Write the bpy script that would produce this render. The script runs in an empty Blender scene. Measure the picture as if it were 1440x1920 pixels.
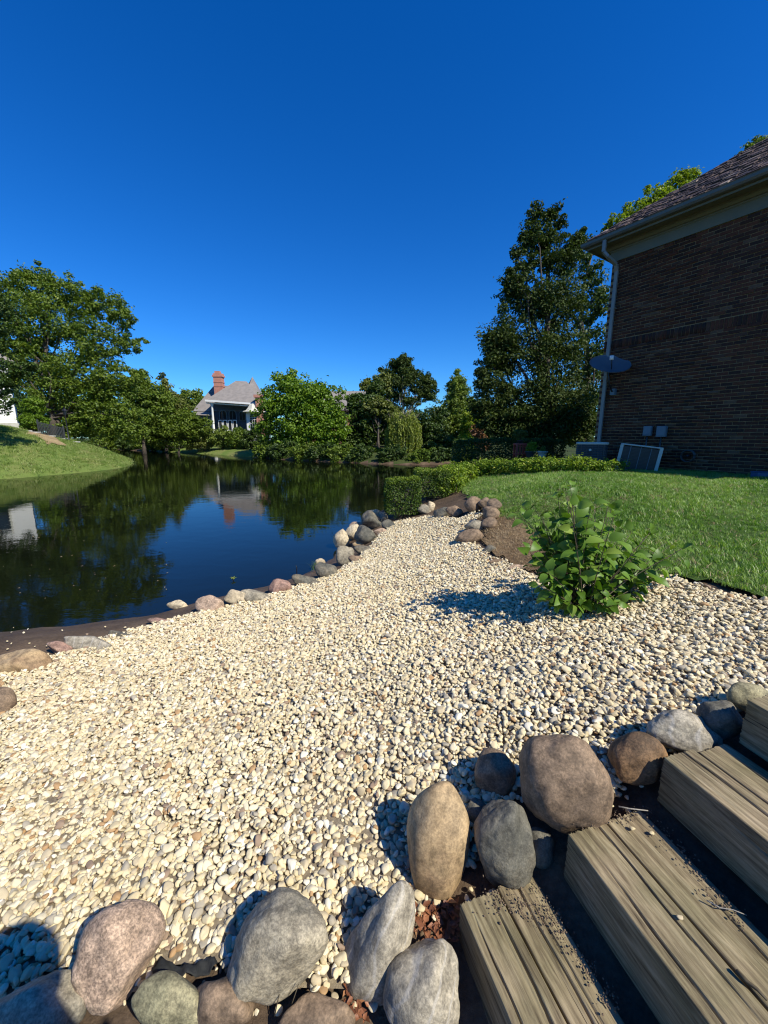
import bpy, math, random
import numpy as np
from mathutils import Vector, Matrix, noise as mnoise

# ------------------------------------------------------------ camera, sky, sun
scene = bpy.context.scene
scene.render.engine = 'CYCLES'
scene.render.resolution_x, scene.render.resolution_y = 768, 1024
scene.view_settings.view_transform = 'Standard'
scene.view_settings.look = 'None'
scene.view_settings.gamma = 1.0
scene.view_settings.use_curve_mapping = False
scene.view_settings.exposure = 0.33
PITCH = math.radians(11.0)
CZ = 2.3
cam_d = bpy.data.cameras.new('camera')
cam = bpy.data.objects.new('camera', cam_d)
scene.collection.objects.link(cam)
cam.location = (0, 0, CZ)
cam.rotation_euler = (math.radians(90) - PITCH, 0, 0)
cam_d.sensor_fit = 'VERTICAL'
cam_d.sensor_height = 36.0
cam_d.lens = 13.5
cam_d.clip_start = 0.02
scene.cycles.pixel_filter_type = 'BLACKMAN_HARRIS'
scene.cycles.filter_width = 1.15
cam_d.clip_end = 3000
scene.camera = cam

SUN_EL = math.radians(46)
SUN_AZ = math.atan2(.764, -.645)            # measured from +Y towards +X
world = bpy.data.worlds.new("World")
scene.world = world
world.use_nodes = True
wn, wl = world.node_tree.nodes, world.node_tree.links
bg = wn['Background']
sky = wn.new('ShaderNodeTexSky')
sky.sky_type = 'NISHITA'
sky.sun_disc = False
sky.sun_elevation = SUN_EL
sky.sun_rotation = SUN_AZ
sky.altitude = 200
sky.air_density = 1.0
sky.dust_density = 0.0
sky.ozone_density = 4.0
hs = wn.new('ShaderNodeHueSaturation')
hs.inputs['Saturation'].default_value = 1.35
hs.inputs['Value'].default_value = 1.0
wl.new(sky.outputs[0], hs.inputs['Color'])
tint = wn.new('ShaderNodeMix'); tint.data_type = 'RGBA'; tint.blend_type = 'MULTIPLY'
tint.inputs[0].default_value = 1.0
tint.inputs[7].default_value = (.56, 1.05, 1.54, 1)       # the phone's deep blue rendering of the clear sky
wl.new(hs.outputs[0], tint.inputs[6])
wl.new(tint.outputs[2], bg.inputs['Color'])
bg.inputs['Strength'].default_value = 0.084
sun_d = bpy.data.lights.new('sun', 'SUN')
sun_d.energy = 5.0
sun_d.angle = math.radians(0.5)
sun_d.color = (1.0, 0.955, 0.82)
sun = bpy.data.objects.new('sun', sun_d)
scene.collection.objects.link(sun)
sv = Vector((math.sin(SUN_AZ) * math.cos(SUN_EL), math.cos(SUN_AZ) * math.cos(SUN_EL), math.sin(SUN_EL)))
sun.rotation_euler = sv.to_track_quat('Z', 'Y').to_euler()
sun.location = (20, -22, 30)

# ------------------------------------------------------------ helpers
C = scene.collection
R_ = np.random.default_rng(7)
random.seed(7)
F_ = 720.0
sp_, cp_ = math.sin(PITCH), math.cos(PITCH)


def ray(u, v):
    x = (u - 720) / F_
    y = (960 - v) / F_
    return np.array([x, cp_ + y * sp_, -sp_ + y * cp_])


CAM = np.array([0, 0, CZ])


def Q(u, v, t):
    return CAM + ray(u, v) * t


def P(u, v, z):
    r = ray(u, v)
    return CAM + r * ((z - CZ) / r[2])


def tag(o, label=None, cat=None, group=None, kind=None):
    if label: o['label'] = label
    if cat: o['category'] = cat
    if group: o['group'] = group
    if kind: o['kind'] = kind
    return o


def empty(name, loc=(0, 0, 0), label=None, cat=None, group=None, rz=0):
    o = bpy.data.objects.new(name, None)
    C.objects.link(o)
    o.location = loc
    o.rotation_euler = (0, 0, rz)
    return tag(o, label, cat, group)


def link(name, me, m=None, parent=None, loc=None):
    o = bpy.data.objects.new(name, me)
    C.objects.link(o)
    if m is not None and not me.materials: me.materials.append(m)
    if parent is not None:
        o.parent = parent
    if loc is not None: o.location = loc
    return o


def npmesh(name, V, Fc, attr=None, smooth=False):
    """V (n,3), Fc (m,3 or 4) uniform arrays"""
    V = np.asarray(V, np.float32); Fc = np.asarray(Fc, np.int32)
    me = bpy.data.meshes.new(name)
    k = Fc.shape[1]
    me.vertices.add(len(V)); me.vertices.foreach_set('co', V.ravel())
    me.loops.add(Fc.size); me.loops.foreach_set('vertex_index', Fc.ravel())
    me.polygons.add(len(Fc)); me.polygons.foreach_set('loop_start', np.arange(0, Fc.size, k, dtype=np.int32))
    if smooth: me.polygons.foreach_set('use_smooth', np.ones(len(Fc), bool))
    me.update(calc_edges=True)
    if attr is not None:
        a = me.attributes.new('rnd', 'FLOAT', 'FACE')
        a.data.foreach_set('value', np.asarray(attr, np.float32))
    return me


class MB:
    """collects shapes, in world space or the local space of a parent"""
    def __init__(s): s.v = []; s.f = []
    def add(s, vs, fs):
        b = len(s.v); s.v += [tuple(map(float, q)) for q in vs]; s.f += [tuple(b + i for i in f) for f in fs]; return s
    def box(s, c, d, M=None):
        x, y, z = (q / 2 for q in d)
        vs = [Vector((a, b, e)) for a in (-x, x) for b in (-y, y) for e in (-z, z)]
        if M is not None: vs = [M @ q for q in vs]
        vs = [q + Vector(c) for q in vs]
        return s.add(vs, [(0, 1, 3, 2), (4, 6, 7, 5), (0, 4, 5, 1), (2, 3, 7, 6), (0, 2, 6, 4), (1, 5, 7, 3)])
    def bar(s, a, b, w, h=None):
        a, b = Vector(a), Vector(b); h = h or w
        d = b - a
        M = d.to_track_quat('Z', 'Y').to_matrix()
        return s.box((a + b) / 2, (w, h, d.length), M)
    def tube(s, pts, rad, n=7, cap=True):
        pts = [Vector(q) for q in pts]
        if not hasattr(rad, '__len__'): rad = [rad] * len(pts)
        base = len(s.v); up = Vector((.13, .29, .95)).normalized()
        for i, q in enumerate(pts):
            d = (pts[min(i + 1, len(pts) - 1)] - pts[max(i - 1, 0)])
            if d.length < 1e-6: d = Vector((0, 0, 1))
            d.normalize()
            a = d.cross(up)
            if a.length < .05: a = d.cross(Vector((1, 0, 0)))
            a.normalize(); b = d.cross(a)
            for k in range(n):
                t = 2 * math.pi * k / n
                s.v.append(tuple(q + (a * math.cos(t) + b * math.sin(t)) * rad[i]))
        for i in range(len(pts) - 1):
            for k in range(n):
                s.f.append((base + i * n + k, base + i * n + (k + 1) % n, base + (i + 1) * n + (k + 1) % n, base + (i + 1) * n + k))
        if cap:
            s.f.append(tuple(base + k for k in range(n))[::-1])
            s.f.append(tuple(base + (len(pts) - 1) * n + k for k in range(n)))
        return s
    def lathe(s, prof, c=(0, 0, 0), n=20):
        base = len(s.v)
        for r, z in prof:
            for k in range(n):
                t = 2 * math.pi * k / n
                s.v.append((c[0] + r * math.cos(t), c[1] + r * math.sin(t), c[2] + z))
        for i in range(len(prof) - 1):
            for k in range(n):
                s.f.append((base + i * n + k, base + i * n + (k + 1) % n, base + (i + 1) * n + (k + 1) % n, base + (i + 1) * n + k))
        return s
    def mesh(s, name, smooth=False, bevel=0):
        me = bpy.data.meshes.new(name)
        me.from_pydata(s.v, [], s.f)
        if smooth: me.polygons.foreach_set('use_smooth', [True] * len(me.polygons))
        me.update()
        return me
    def build(s, name, m, parent=None, smooth=False, loc=None, bevel=0):
        o = link(name, s.mesh(name, smooth), m, parent, loc)
        if bevel:
            b = o.modifiers.new('bevel', 'BEVEL'); b.width = bevel; b.segments = 2
        return o


# ------------------------------------------------------------ materials
def nd(nt, typ, **kw):
    n = nt.nodes.new(typ)
    for k, v in kw.items():
        if k in n.inputs.keys() if isinstance(k, str) and k[0].isupper() else False: n.inputs[k].default_value = v
        else: setattr(n, k, v)
    return n


def ramp(nt, fac, stops, interp='LINEAR'):
    r = nt.nodes.new('ShaderNodeValToRGB')
    r.color_ramp.interpolation = interp
    e = r.color_ramp.elements
    while len(e) < len(stops): e.new(.5)
    for i, (p, c) in enumerate(stops):
        e[i].position = p; e[i].color = (*c, 1)
    nt.links.new(fac, r.inputs[0])
    return r.outputs[0]


def newmat(name):
    m = bpy.data.materials.new(name); m.use_nodes = True
    nt = m.node_tree
    return m, nt, nt.nodes['Principled BSDF']


def coords(nt, scale=(1, 1, 1), rand=True, kind='Object'):
    tc = nt.nodes.new('ShaderNodeTexCoord')
    mp = nt.nodes.new('ShaderNodeMapping')
    mp.inputs['Scale'].default_value = scale
    nt.links.new(tc.outputs[kind], mp.inputs['Vector'])
    if rand:
        oi = nt.nodes.new('ShaderNodeObjectInfo')
        mu = nt.nodes.new('ShaderNodeMath'); mu.operation = 'MULTIPLY'; mu.inputs[1].default_value = 37.0
        nt.links.new(oi.outputs['Random'], mu.inputs[0])
        nt.links.new(mu.outputs[0], mp.inputs['Location'])
    return mp.outputs[0]


def noise_(nt, vec, scale, detail=4, rough=.55, dist=0):
    n = nt.nodes.new('ShaderNodeTexNoise')
    n.inputs['Scale'].default_value = scale; n.inputs['Detail'].default_value = detail
    n.inputs['Roughness'].default_value = rough; n.inputs['Distortion'].default_value = dist
    nt.links.new(vec, n.inputs['Vector'])
    return n.outputs[0]


def mixc(nt, a, b, fac, mode='MIX'):
    m = nt.nodes.new('ShaderNodeMix'); m.data_type = 'RGBA'; m.blend_type = mode
    for sk, v in ((m.inputs[6], a), (m.inputs[7], b), (m.inputs[0], fac)):
        if isinstance(v, (int, float)): sk.default_value = v
        elif isinstance(v, tuple): sk.default_value = (*v, 1)
        else: nt.links.new(v, sk)
    return m.outputs[2]


def math_(nt, op, a, b=None):
    m = nt.nodes.new('ShaderNodeMath'); m.operation = op
    for i, v in enumerate((a, b)):
        if v is None: continue
        if isinstance(v, (int, float)): m.inputs[i].default_value = v
        else: nt.links.new(v, m.inputs[i])
    return m.outputs[0]


def bump(nt, bsdf, h, strength=.4, dist=.01):
    b = nt.nodes.new('ShaderNodeBump')
    b.inputs['Strength'].default_value = strength; b.inputs['Distance'].default_value = dist
    nt.links.new(h, b.inputs['Height']); nt.links.new(b.outputs[0], bsdf.inputs['Normal'])


def rndv(nt):
    """face attribute + per-object random, wrapped"""
    at = nt.nodes.new('ShaderNodeAttribute'); at.attribute_name = 'rnd'
    oi = nt.nodes.new('ShaderNodeObjectInfo')
    return math_(nt, 'FRACT', math_(nt, 'ADD', at.outputs['Fac'], oi.outputs['Random']))


def simple(name, c1, c2=None, scale=6, rough=.6, bs=.2, bd=.005, metal=0, detail=5, stretch=(1, 1, 1), spec=.5):
    m, nt, b = newmat(name)
    c2 = c2 or tuple(q * .75 for q in c1)
    vec = coords(nt, stretch)
    n = noise_(nt, vec, scale, detail)
    nt.links.new(ramp(nt, n, [(.3, c2), (.7, c1)]), b.inputs['Base Color'])
    b.inputs['Roughness'].default_value = rough
    b.inputs['Metallic'].default_value = metal
    b.inputs['Specular IOR Level'].default_value = spec
    if bs: bump(nt, b, noise_(nt, vec, scale * 6, 6), bs, bd)
    return m


def leafmat(name, c1, c2, c3=None, trans=.35, rough=.5, spec=.35):
    m, nt, b = newmat(name)
    at = nt.nodes.new('ShaderNodeAttribute'); at.attribute_name = 'rnd'
    oi = nt.nodes.new('ShaderNodeObjectInfo')
    f = math_(nt, 'FRACT', math_(nt, 'ADD', at.outputs['Fac'], math_(nt, 'MULTIPLY', oi.outputs['Random'], .0)))
    st = [(0, c1), (.72 if 'blade' in name else .85, c2)]
    if c3: st.append((1, c3))
    col = ramp(nt, f, st)
    nt.links.new(col, b.inputs['Base Color'])
    b.inputs['Roughness'].default_value = rough
    b.inputs['Specular IOR Level'].default_value = spec
    tr = nt.nodes.new('ShaderNodeBsdfTranslucent')
    nt.links.new(mixc(nt, col, (1.0, 1.15, .35), 1.0, 'MULTIPLY'), tr.inputs['Color'])
    mx = nt.nodes.new('ShaderNodeMixShader'); mx.inputs[0].default_value = trans
    nt.links.new(b.outputs[0], mx.inputs[1]); nt.links.new(tr.outputs[0], mx.inputs[2])
    nt.links.new(mx.outputs[0], nt.nodes['Material Output'].inputs['Surface'])
    return m


def rockmat(name, c1, c2, c3, speck=.35, scale=3.0, rough=.75, bs=.5, vein=0):
    m, nt, b = newmat(name)
    vec = coords(nt)
    big = noise_(nt, vec, scale, 5, .6, .4)
    col = ramp(nt, big, [(.3, c2), (.5, c1), (.72, c3)])
    fine = noise_(nt, vec, 120, 2, .7)
    sp = ramp(nt, fine, [(.36, (.2, .19, .19)), (.5, (1, 1, 1)), (.64, (1.9, 1.85, 1.8))])
    col = mixc(nt, col, sp, speck, 'MULTIPLY')
    mid = noise_(nt, vec, 22, 4, .65)
    col = mixc(nt, col, ramp(nt, mid, [(.35, (.42, .40, .38)), (.6, (1.2, 1.17, 1.13))]), .75, 'MULTIPLY')
    if vein:
        w = nt.nodes.new('ShaderNodeTexWave'); w.inputs['Scale'].default_value = 4; w.inputs['Distortion'].default_value = 7
        w.inputs['Detail'].default_value = 3; nt.links.new(vec, w.inputs['Vector'])
        col = mixc(nt, col, (.6, .58, .56), math_(nt, 'MULTIPLY', ramp(nt, w.outputs[0], [(.93, (0, 0, 0)), (1, (1, 1, 1))]), vein))
    nt.links.new(col, b.inputs['Base Color'])
    b.inputs['Roughness'].default_value = rough
    b.inputs['Specular IOR Level'].default_value = .35
    h = math_(nt, 'ADD', math_(nt, 'MULTIPLY', mid, .6), math_(nt, 'MULTIPLY', noise_(nt, vec, 70, 5, .7), .4))
    bump(nt, b, h, bs, .012)
    return m


M = {}
M['rock_grey'] = rockmat('grey_granite', (0.312, 0.274, 0.200), (0.177, 0.167, 0.132), (0.416, 0.363, 0.256))
M['rock_dark'] = rockmat('dark_basalt', (0.135, 0.127, 0.100), (0.062, 0.064, 0.056), (0.229, 0.186, 0.124), speck=.25, bs=.8)
M['rock_pink'] = rockmat('pink_granite', (0.421, 0.304, 0.216), (0.306, 0.225, 0.164), (0.498, 0.412, 0.280), speck=.5)
M['rock_red'] = rockmat('red_granite', (0.318, 0.196, 0.151), (0.212, 0.147, 0.118), (0.406, 0.314, 0.235), speck=.35)
M['rock_tan'] = rockmat('tan_sandstone', (0.374, 0.265, 0.144), (0.250, 0.162, 0.092), (0.437, 0.323, 0.188), speck=.22, bs=.25)
M['rock_mauve'] = rockmat('mauve_brown_stone', (0.215, 0.152, 0.099), (0.137, 0.099, 0.067), (0.275, 0.193, 0.122), speck=.3, bs=.4)
M['rock_rust'] = rockmat('rusty_stone', (0.198, 0.118, 0.060), (0.073, 0.054, 0.036), (0.343, 0.196, 0.088), speck=.35, bs=.7, scale=5)
M['rock_pale'] = rockmat('pale_grey_stone', (0.314, 0.281, 0.216), (0.201, 0.179, 0.141), (0.419, 0.374, 0.289), speck=.3, vein=.22)
M['rock_cream'] = rockmat('cream_stone', (0.541, 0.451, 0.304), (0.395, 0.323, 0.216), (0.624, 0.539, 0.376), speck=.2, bs=.3)
M['rock_green'] = rockmat('greenish_grey_stone', (0.250, 0.230, 0.136), (0.166, 0.162, 0.100), (0.343, 0.304, 0.188), speck=.35)

# pebbles
m, nt, b = newmat('cream_pebble')
oi = nt.nodes.new('ShaderNodeObjectInfo')
col = ramp(nt, oi.outputs['Random'], [(0, (0.600, 0.500, 0.308)), (.25, (0.700, 0.598, 0.387)), (.5, (0.760, 0.666, 0.466)), (.66, (0.540, 0.451, 0.299)),
                                      (.76, (0.780, 0.725, 0.581)), (.84, (0.380, 0.338, 0.264)), (.9, (0.420, 0.265, 0.132)), (.93, (0.300, 0.216, 0.150)), (.96, (0.680, 0.588, 0.405))], 'CONSTANT')
vec = coords(nt)
col = mixc(nt, col, ramp(nt, noise_(nt, vec, 60, 4, .6), [(.35, (.72, .68, .62)), (.6, (1.06, 1.05, 1.03))]), .8, 'MULTIPLY')
nt.links.new(col, b.inputs['Base Color'])
b.inputs['Roughness'].default_value = .7; b.inputs['Specular IOR Level'].default_value = .3
bump(nt, b, noise_(nt, vec, 150, 4), .25, .002)
M['pebble'] = m

# soil
m, nt, b = newmat('garden_soil')
vec = coords(nt, rand=False)
col = ramp(nt, noise_(nt, vec, 1.3, 6, .65), [(.3, (.060, .040, .026)), (.5, (.105, .072, .046)), (.7, (.17, .12, .078))])
col = mixc(nt, col, ramp(nt, noise_(nt, vec, 40, 4, .7), [(.3, (.45, .42, .4)), (.7, (1.3, 1.25, 1.2))]), .7, 'MULTIPLY')
geo = nt.nodes.new('ShaderNodeNewGeometry'); sx = nt.nodes.new('ShaderNodeSeparateXYZ')
nt.links.new(geo.outputs['Position'], sx.inputs[0])
mr = nt.nodes.new('ShaderNodeMapRange')           # wet mud near and under the water line
mr.inputs[1].default_value = -.25; mr.inputs[2].default_value = .06; nt.links.new(sx.outputs['Z'], mr.inputs[0])
col = mixc(nt, mixc(nt, col, (.70, .62, .52), 1.0, 'MULTIPLY'), col, mr.outputs[0])
nt.links.new(col, b.inputs['Base Color'])
r2 = nt.nodes.new('ShaderNodeMapRange'); r2.inputs[1].default_value = 0; r2.inputs[2].default_value = .3
r2.inputs[3].default_value = .45; r2.inputs[4].default_value = .95; nt.links.new(sx.outputs['Z'], r2.inputs[0])
nt.links.new(r2.outputs[0], b.inputs['Roughness']); b.inputs['Specular IOR Level'].default_value = .3
bump(nt, b, noise_(nt, vec, 18, 8, .7), .7, .03)
M['soil'] = m

def turf(name, a, b_, c, sc=.5):
    m, nt, b = newmat(name)
    vec = coords(nt, rand=False)
    col = ramp(nt, noise_(nt, vec, sc, 6, .7), [(.3, a), (.5, b_), (.72, c)])
    col = mixc(nt, col, ramp(nt, noise_(nt, vec, 25, 5, .7), [(.3, (.5, .5, .45)), (.7, (1.35, 1.35, 1.2))]), .8, 'MULTIPLY')
    nt.links.new(col, b.inputs['Base Color']); b.inputs['Roughness'].default_value = .9
    b.inputs['Specular IOR Level'].default_value = .15
    bump(nt, b, noise_(nt, vec, 30, 8, .75), .9, .05)
    return m
M['lawn'] = turf('lawn_turf', (0.051, 0.093, 0.020), (0.076, 0.136, 0.031), (0.136, 0.145, 0.051))
M['bank'] = turf('mown_bank_turf', (.10, .165, .035), (.15, .20, .05), (.22, .21, .085), .35)
M['farground'] = turf('far_ground', (.03, .05, .015), (.05, .07, .02), (.09, .09, .035), .2)
M['clay'] = turf('bare_clay', (.20, .13, .08), (.36, .26, .15), (.5, .38, .22), .8)

# water
m, nt, b = newmat('pond_water')
nt.nodes.remove(b)
vec = coords(nt, (1, 1, 1), rand=False)
gl = nt.nodes.new('ShaderNodeBsdfGlossy'); gl.inputs['Roughness'].default_value = .015
tr = nt.nodes.new('ShaderNodeBsdfTransparent'); tr.inputs['Color'].default_value = (.20, .185, .12, 1)
df = nt.nodes.new('ShaderNodeBsdfDiffuse'); df.inputs['Color'].default_value = (.010, .014, .006, 1)
m1 = nt.nodes.new('ShaderNodeMixShader'); m1.inputs[0].default_value = .5
nt.links.new(tr.outputs[0], m1.inputs[1]); nt.links.new(df.outputs[0], m1.inputs[2])
fr = nt.nodes.new('ShaderNodeFresnel'); fr.inputs['IOR'].default_value = 1.45
m2 = nt.nodes.new('ShaderNodeMixShader')
nt.links.new(fr.outputs[0], m2.inputs[0]); nt.links.new(m1.outputs[0], m2.inputs[1]); nt.links.new(gl.outputs[0], m2.inputs[2])
nt.links.new(m2.outputs[0], nt.nodes['Material Output'].inputs['Surface'])
h1 = noise_(nt, coords(nt, (1.0, 1.8, 1), rand=False), 1.6, 3, .5, .6)
h2 = noise_(nt, coords(nt, (1.0, 2.6, 1), rand=False), 9, 2, .5, .3)
patch = ramp(nt, noise_(nt, vec, .12, 3), [(.42, (.15, .15, .15)), (.62, (1, 1, 1))])
hh = math_(nt, 'ADD', math_(nt, 'MULTIPLY', h1, .5), math_(nt, 'MULTIPLY', math_(nt, 'MULTIPLY', h2, .16), patch))
bp = nt.nodes.new('ShaderNodeBump'); bp.inputs['Strength'].default_value = .18; bp.inputs['Distance'].default_value = .03
nt.links.new(hh, bp.inputs['Height'])
nt.links.new(bp.outputs[0], gl.inputs['Normal']); nt.links.new(bp.outputs[0], fr.inputs['Normal'])
M['water'] = m

# weathered timber (local X = length)
m, nt, b = newmat('weathered_timber')
vec = coords(nt, (1.8, 20, 20))
vec2 = coords(nt, (3, 3, 3))
g = noise_(nt, vec, 3.2, 8, .68, .35)
col = ramp(nt, g, [(.28, (0.055, 0.042, 0.028)), (.40, (0.158, 0.123, 0.080)), (.54, (0.277, 0.225, 0.146)), (.72, (0.425, 0.353, 0.244))])
col = mixc(nt, col, ramp(nt, noise_(nt, vec2, 1.4, 5, .6), [(.3, (.62, .66, .5)), (.65, (1.12, 1.06, .98))]), .8, 'MULTIPLY')
cr = noise_(nt, coords(nt, (.6, 34, 34)), 3, 3, .5, .2)
col = mixc(nt, col, (.03, .022, .016), ramp(nt, cr, [(.66, (0, 0, 0)), (.70, (1, 1, 1))]))
nt.links.new(col, b.inputs['Base Color']); b.inputs['Roughness'].default_value = .85; b.inputs['Specular IOR Level'].default_value = .2
bump(nt, b, g, .5, .005)
M['timber'] = m

# bricks
m, nt, b = newmat('brick_face')
rv = rndv(nt)
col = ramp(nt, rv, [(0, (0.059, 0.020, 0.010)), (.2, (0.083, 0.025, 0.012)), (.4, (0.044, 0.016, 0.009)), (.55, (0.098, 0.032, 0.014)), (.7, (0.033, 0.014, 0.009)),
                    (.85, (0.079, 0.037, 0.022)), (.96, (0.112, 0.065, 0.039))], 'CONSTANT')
vec = coords(nt, rand=False, kind='Object')
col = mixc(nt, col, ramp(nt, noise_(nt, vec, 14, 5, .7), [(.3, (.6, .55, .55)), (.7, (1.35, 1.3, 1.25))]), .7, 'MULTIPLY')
nt.links.new(col, b.inputs['Base Color']); b.inputs['Roughness'].default_value = .9
bump(nt, b, noise_(nt, vec, 45, 4), .6, .006)
M['brick'] = m
M['mortar'] = simple('mortar', (0.304, 0.209, 0.108), (0.200, 0.138, 0.071), 8, .95, .5)
m, nt, b = newmat('cedar_shake')
rv = rndv(nt)
col = ramp(nt, rv, [(0, (.045, .026, .018)), (.3, (.075, .045, .032)), (.55, (.028, .018, .014)), (.75, (.11, .07, .05)), (.93, (.26, .2, .16))], 'CONSTANT')
nt.links.new(col, b.inputs['Base Color']); b.inputs['Roughness'].default_value = .6
M['shake'] = m
M['trim'] = simple('sage_trim_paint', (0.144, 0.133, 0.085), (0.122, 0.117, 0.076), 3, .5, .05)
M['gutter'] = simple('grey_gutter_paint', (0.105, 0.108, 0.094), (0.092, 0.095, 0.081), 3, .4, .03)
M['pipe'] = simple('downpipe_paint', (.22, .225, .21), (.19, .195, .18), 3, .4, .03)
M['dish'] = simple('dish_grey', (.13, .15, .17), (.11, .13, .15), 4, .4, 0)
M['white'] = simple('white_paint', (.78, .77, .74), (.70, .69, .66), 2, .55, .05)
M['offwhite'] = simple('cream_metal', (.55, .53, .44), (.47, .45, .38), 3, .5, .05)
M['darkmetal'] = simple('dark_metal', (0.060, 0.064, 0.063), (0.034, 0.038, 0.039), 5, .45, .05)
M['black'] = simple('black_iron', (.02, .02, .022), (.012, .012, .014), 5, .4, 0)
M['redpaint'] = simple('red_paint', (.42, .055, .03), (.3, .04, .025), 6, .5, .1)
M['bark'] = simple('bark', (.12, .095, .07), (.05, .04, .032), 6, .9, .8, .03, stretch=(3, 3, .6))
M['palebark'] = simple('pale_bark', (.34, .31, .27), (.2, .18, .155), 6, .9, .5, .02, stretch=(2, 2, .6))
M['stem'] = simple('green_brown_stem', (.10, .075, .04), (.06, .045, .025), 20, .7, .1)
M['bluewall'] = simple('slate_blue_siding', (.075, .095, .12), (.06, .08, .10), 1, .7, .05)
M['shingle'] = simple('asphalt_shingle_roof', (.25, .22, .20), (.18, .16, .145), 1.6, .9, .5, .05)
M['salmon'] = simple('salmon_brick', (.48, .22, .16), (.38, .17, .12), 3, .85, .3)
M['glass'] = simple('dark_window_glass', (.02, .025, .03), (.012, .015, .018), 1, .08, 0)
M['fabric'] = simple('black_landscape_fabric', (.02, .021, .021), (.009, .01, .01), 30, .8, .6, .004)
M['deadleaf'] = leafmat('dead_leaf', (.14, .05, .025), (.30, .12, .055), (.4, .22, .1), .1)
M['straw'] = leafmat('dry_straw', (.20, .13, .07), (.38, .28, .16), (.5, .4, .24), .1)
M['greybox'] = simple('meter_grey', (.13, .18, .21), (.11, .155, .18), 4, .5, 0)
M['blue'] = simple('blue_plastic', (.03, .09, .2), None, 4, .4, 0)
M['crumb'] = simple('dry_dirt', (.20, .14, .09), (.11, .075, .05), 30, .95, 0)
M['stonepath'] = simple('pale_path_stone', (.5, .48, .43), (.38, .36, .32), 4, .9, .3)

G = {}
G['maple'] = leafmat('maple_leaf', (0.078, 0.150, 0.009), (0.172, 0.270, 0.018), (0.293, 0.390, 0.032), .35)
G['mid'] = leafmat('green_leaf', (0.076, 0.129, 0.012), (0.161, 0.216, 0.022), (0.280, 0.310, 0.040), .32)
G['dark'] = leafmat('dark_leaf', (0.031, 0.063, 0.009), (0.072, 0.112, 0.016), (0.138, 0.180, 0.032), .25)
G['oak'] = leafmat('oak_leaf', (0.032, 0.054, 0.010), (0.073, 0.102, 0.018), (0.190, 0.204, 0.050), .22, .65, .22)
G['olive'] = leafmat('olive_leaf', (0.086, 0.112, 0.020), (0.172, 0.188, 0.036), (0.276, 0.270, 0.063), .3)
G['yellow'] = leafmat('yellow_green_leaf', (0.155, 0.210, 0.013), (0.328, 0.390, 0.027), (0.517, 0.540, 0.054), .4)
G['pale'] = leafmat('pale_green_leaf', (0.121, 0.173, 0.027), (0.216, 0.270, 0.045), (0.310, 0.345, 0.072), .35)
G['willow'] = leafmat('willow_leaf', (0.129, 0.165, 0.025), (0.259, 0.300, 0.050), (0.380, 0.405, 0.081), .35)
G['brown'] = leafmat('copper_leaf', (0.155, 0.068, 0.027), (0.276, 0.128, 0.050), (0.345, 0.195, 0.072), .25)
G['box'] = leafmat('boxwood_leaf', (.035, .075, .008), (.15, .22, .02), (.34, .38, .05), .3)
G['cover'] = leafmat('wintercreeper_leaf', (0.086, 0.165, 0.013), (0.276, 0.360, 0.027), (0.776, 0.720, 0.126), .3)
G['shrub'] = leafmat('shrub_leaf', (.075, .15, .016), (.14, .245, .028), (.25, .33, .055), .3, .45, .32)
G['grass'] = leafmat('grass_blade', (.10, .20, .025), (.22, .37, .055), (.58, .62, .28), .4, .4, .5)
G['bankgrass'] = leafmat('bank_grass_blade', (.12, .20, .03), (.21, .28, .06), (.44, .42, .18), .35)

# shrub leaves vary per object
for k in ('shrub',):
    for n in G[k].node_tree.nodes:
        if n.type == 'MATH' and n.operation == 'MULTIPLY': n.inputs[1].default_value = 1.0

# ------------------------------------------------------------ terrain
shore_px = [(0, 1172), (130, 1162), (290, 1143), (345, 1126), (400, 1112), (470, 1098), (545, 1078), (600, 1052), (622, 1032),
            (628, 1010), (650, 992), (680, 972), (715, 955), (735, 930), (752, 908)]
near = [P(u, v, 0)[:2] for u, v in shore_px]
left0 = [(-14, 3.0), (-7.5, 4.3)]
right = [(3.2, 19), (7.5, 25), (10, 30), (9.5, 33)]
far_px = [(865, 872), (800, 872), (720, 871), (640, 867), (560, 864), (490, 859), (430, 854), (370, 850), (310, 847), (240, 844), (195, 842)]
farp = [P(u, v, 0)[:2] for u, v in far_px]
leftb = [(-66, 90), (-80, 92), (-80, 80), P(190, 849, 0)[:2], P(225, 856, 0)[:2], P(243, 863, 0)[:2], P(248, 868, 0)[:2], P(243, 872, 0)[:2], P(215, 879, 0)[:2],
         P(150, 886, 0)[:2], P(80, 892, 0)[:2], P(0, 899, 0)[:2], (-27, 19), (-40, 14), (-60, 4)]
shore = np.array([tuple(p) for p in left0 + near + right + farp + leftb], float)


def chaikin(p, n):
    for _ in range(n):
        q = np.roll(p, -1, 0)
        p = np.stack([p * .75 + q * .25, p * .25 + q * .75], 1).reshape(-1, 2)
    return p
shore = chaikin(shore, 1)


def inpoly(x, y, poly):
    c = np.zeros(x.shape, bool)
    a = poly; b = np.roll(poly, -1, 0)
    for (x0, y0), (x1, y1) in zip(a, b):
        if y0 == y1: continue
        cond = ((y0 > y) != (y1 > y)) & (x < (x1 - x0) * (y - y0) / (y1 - y0) + x0)
        c ^= cond
    return c


def pdist(x, y, poly):
    d = np.full(x.shape, 1e9)
    a = poly; b = np.roll(poly, -1, 0)
    for (x0, y0), (x1, y1) in zip(a, b):
        dx, dy = x1 - x0, y1 - y0; L = dx * dx + dy * dy + 1e-12
        t = np.clip(((x - x0) * dx + (y - y0) * dy) / L, 0, 1)
        d = np.minimum(d, (x - x0 - t * dx) ** 2 + (y - y0 - t * dy) ** 2)
    return np.sqrt(d)


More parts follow.
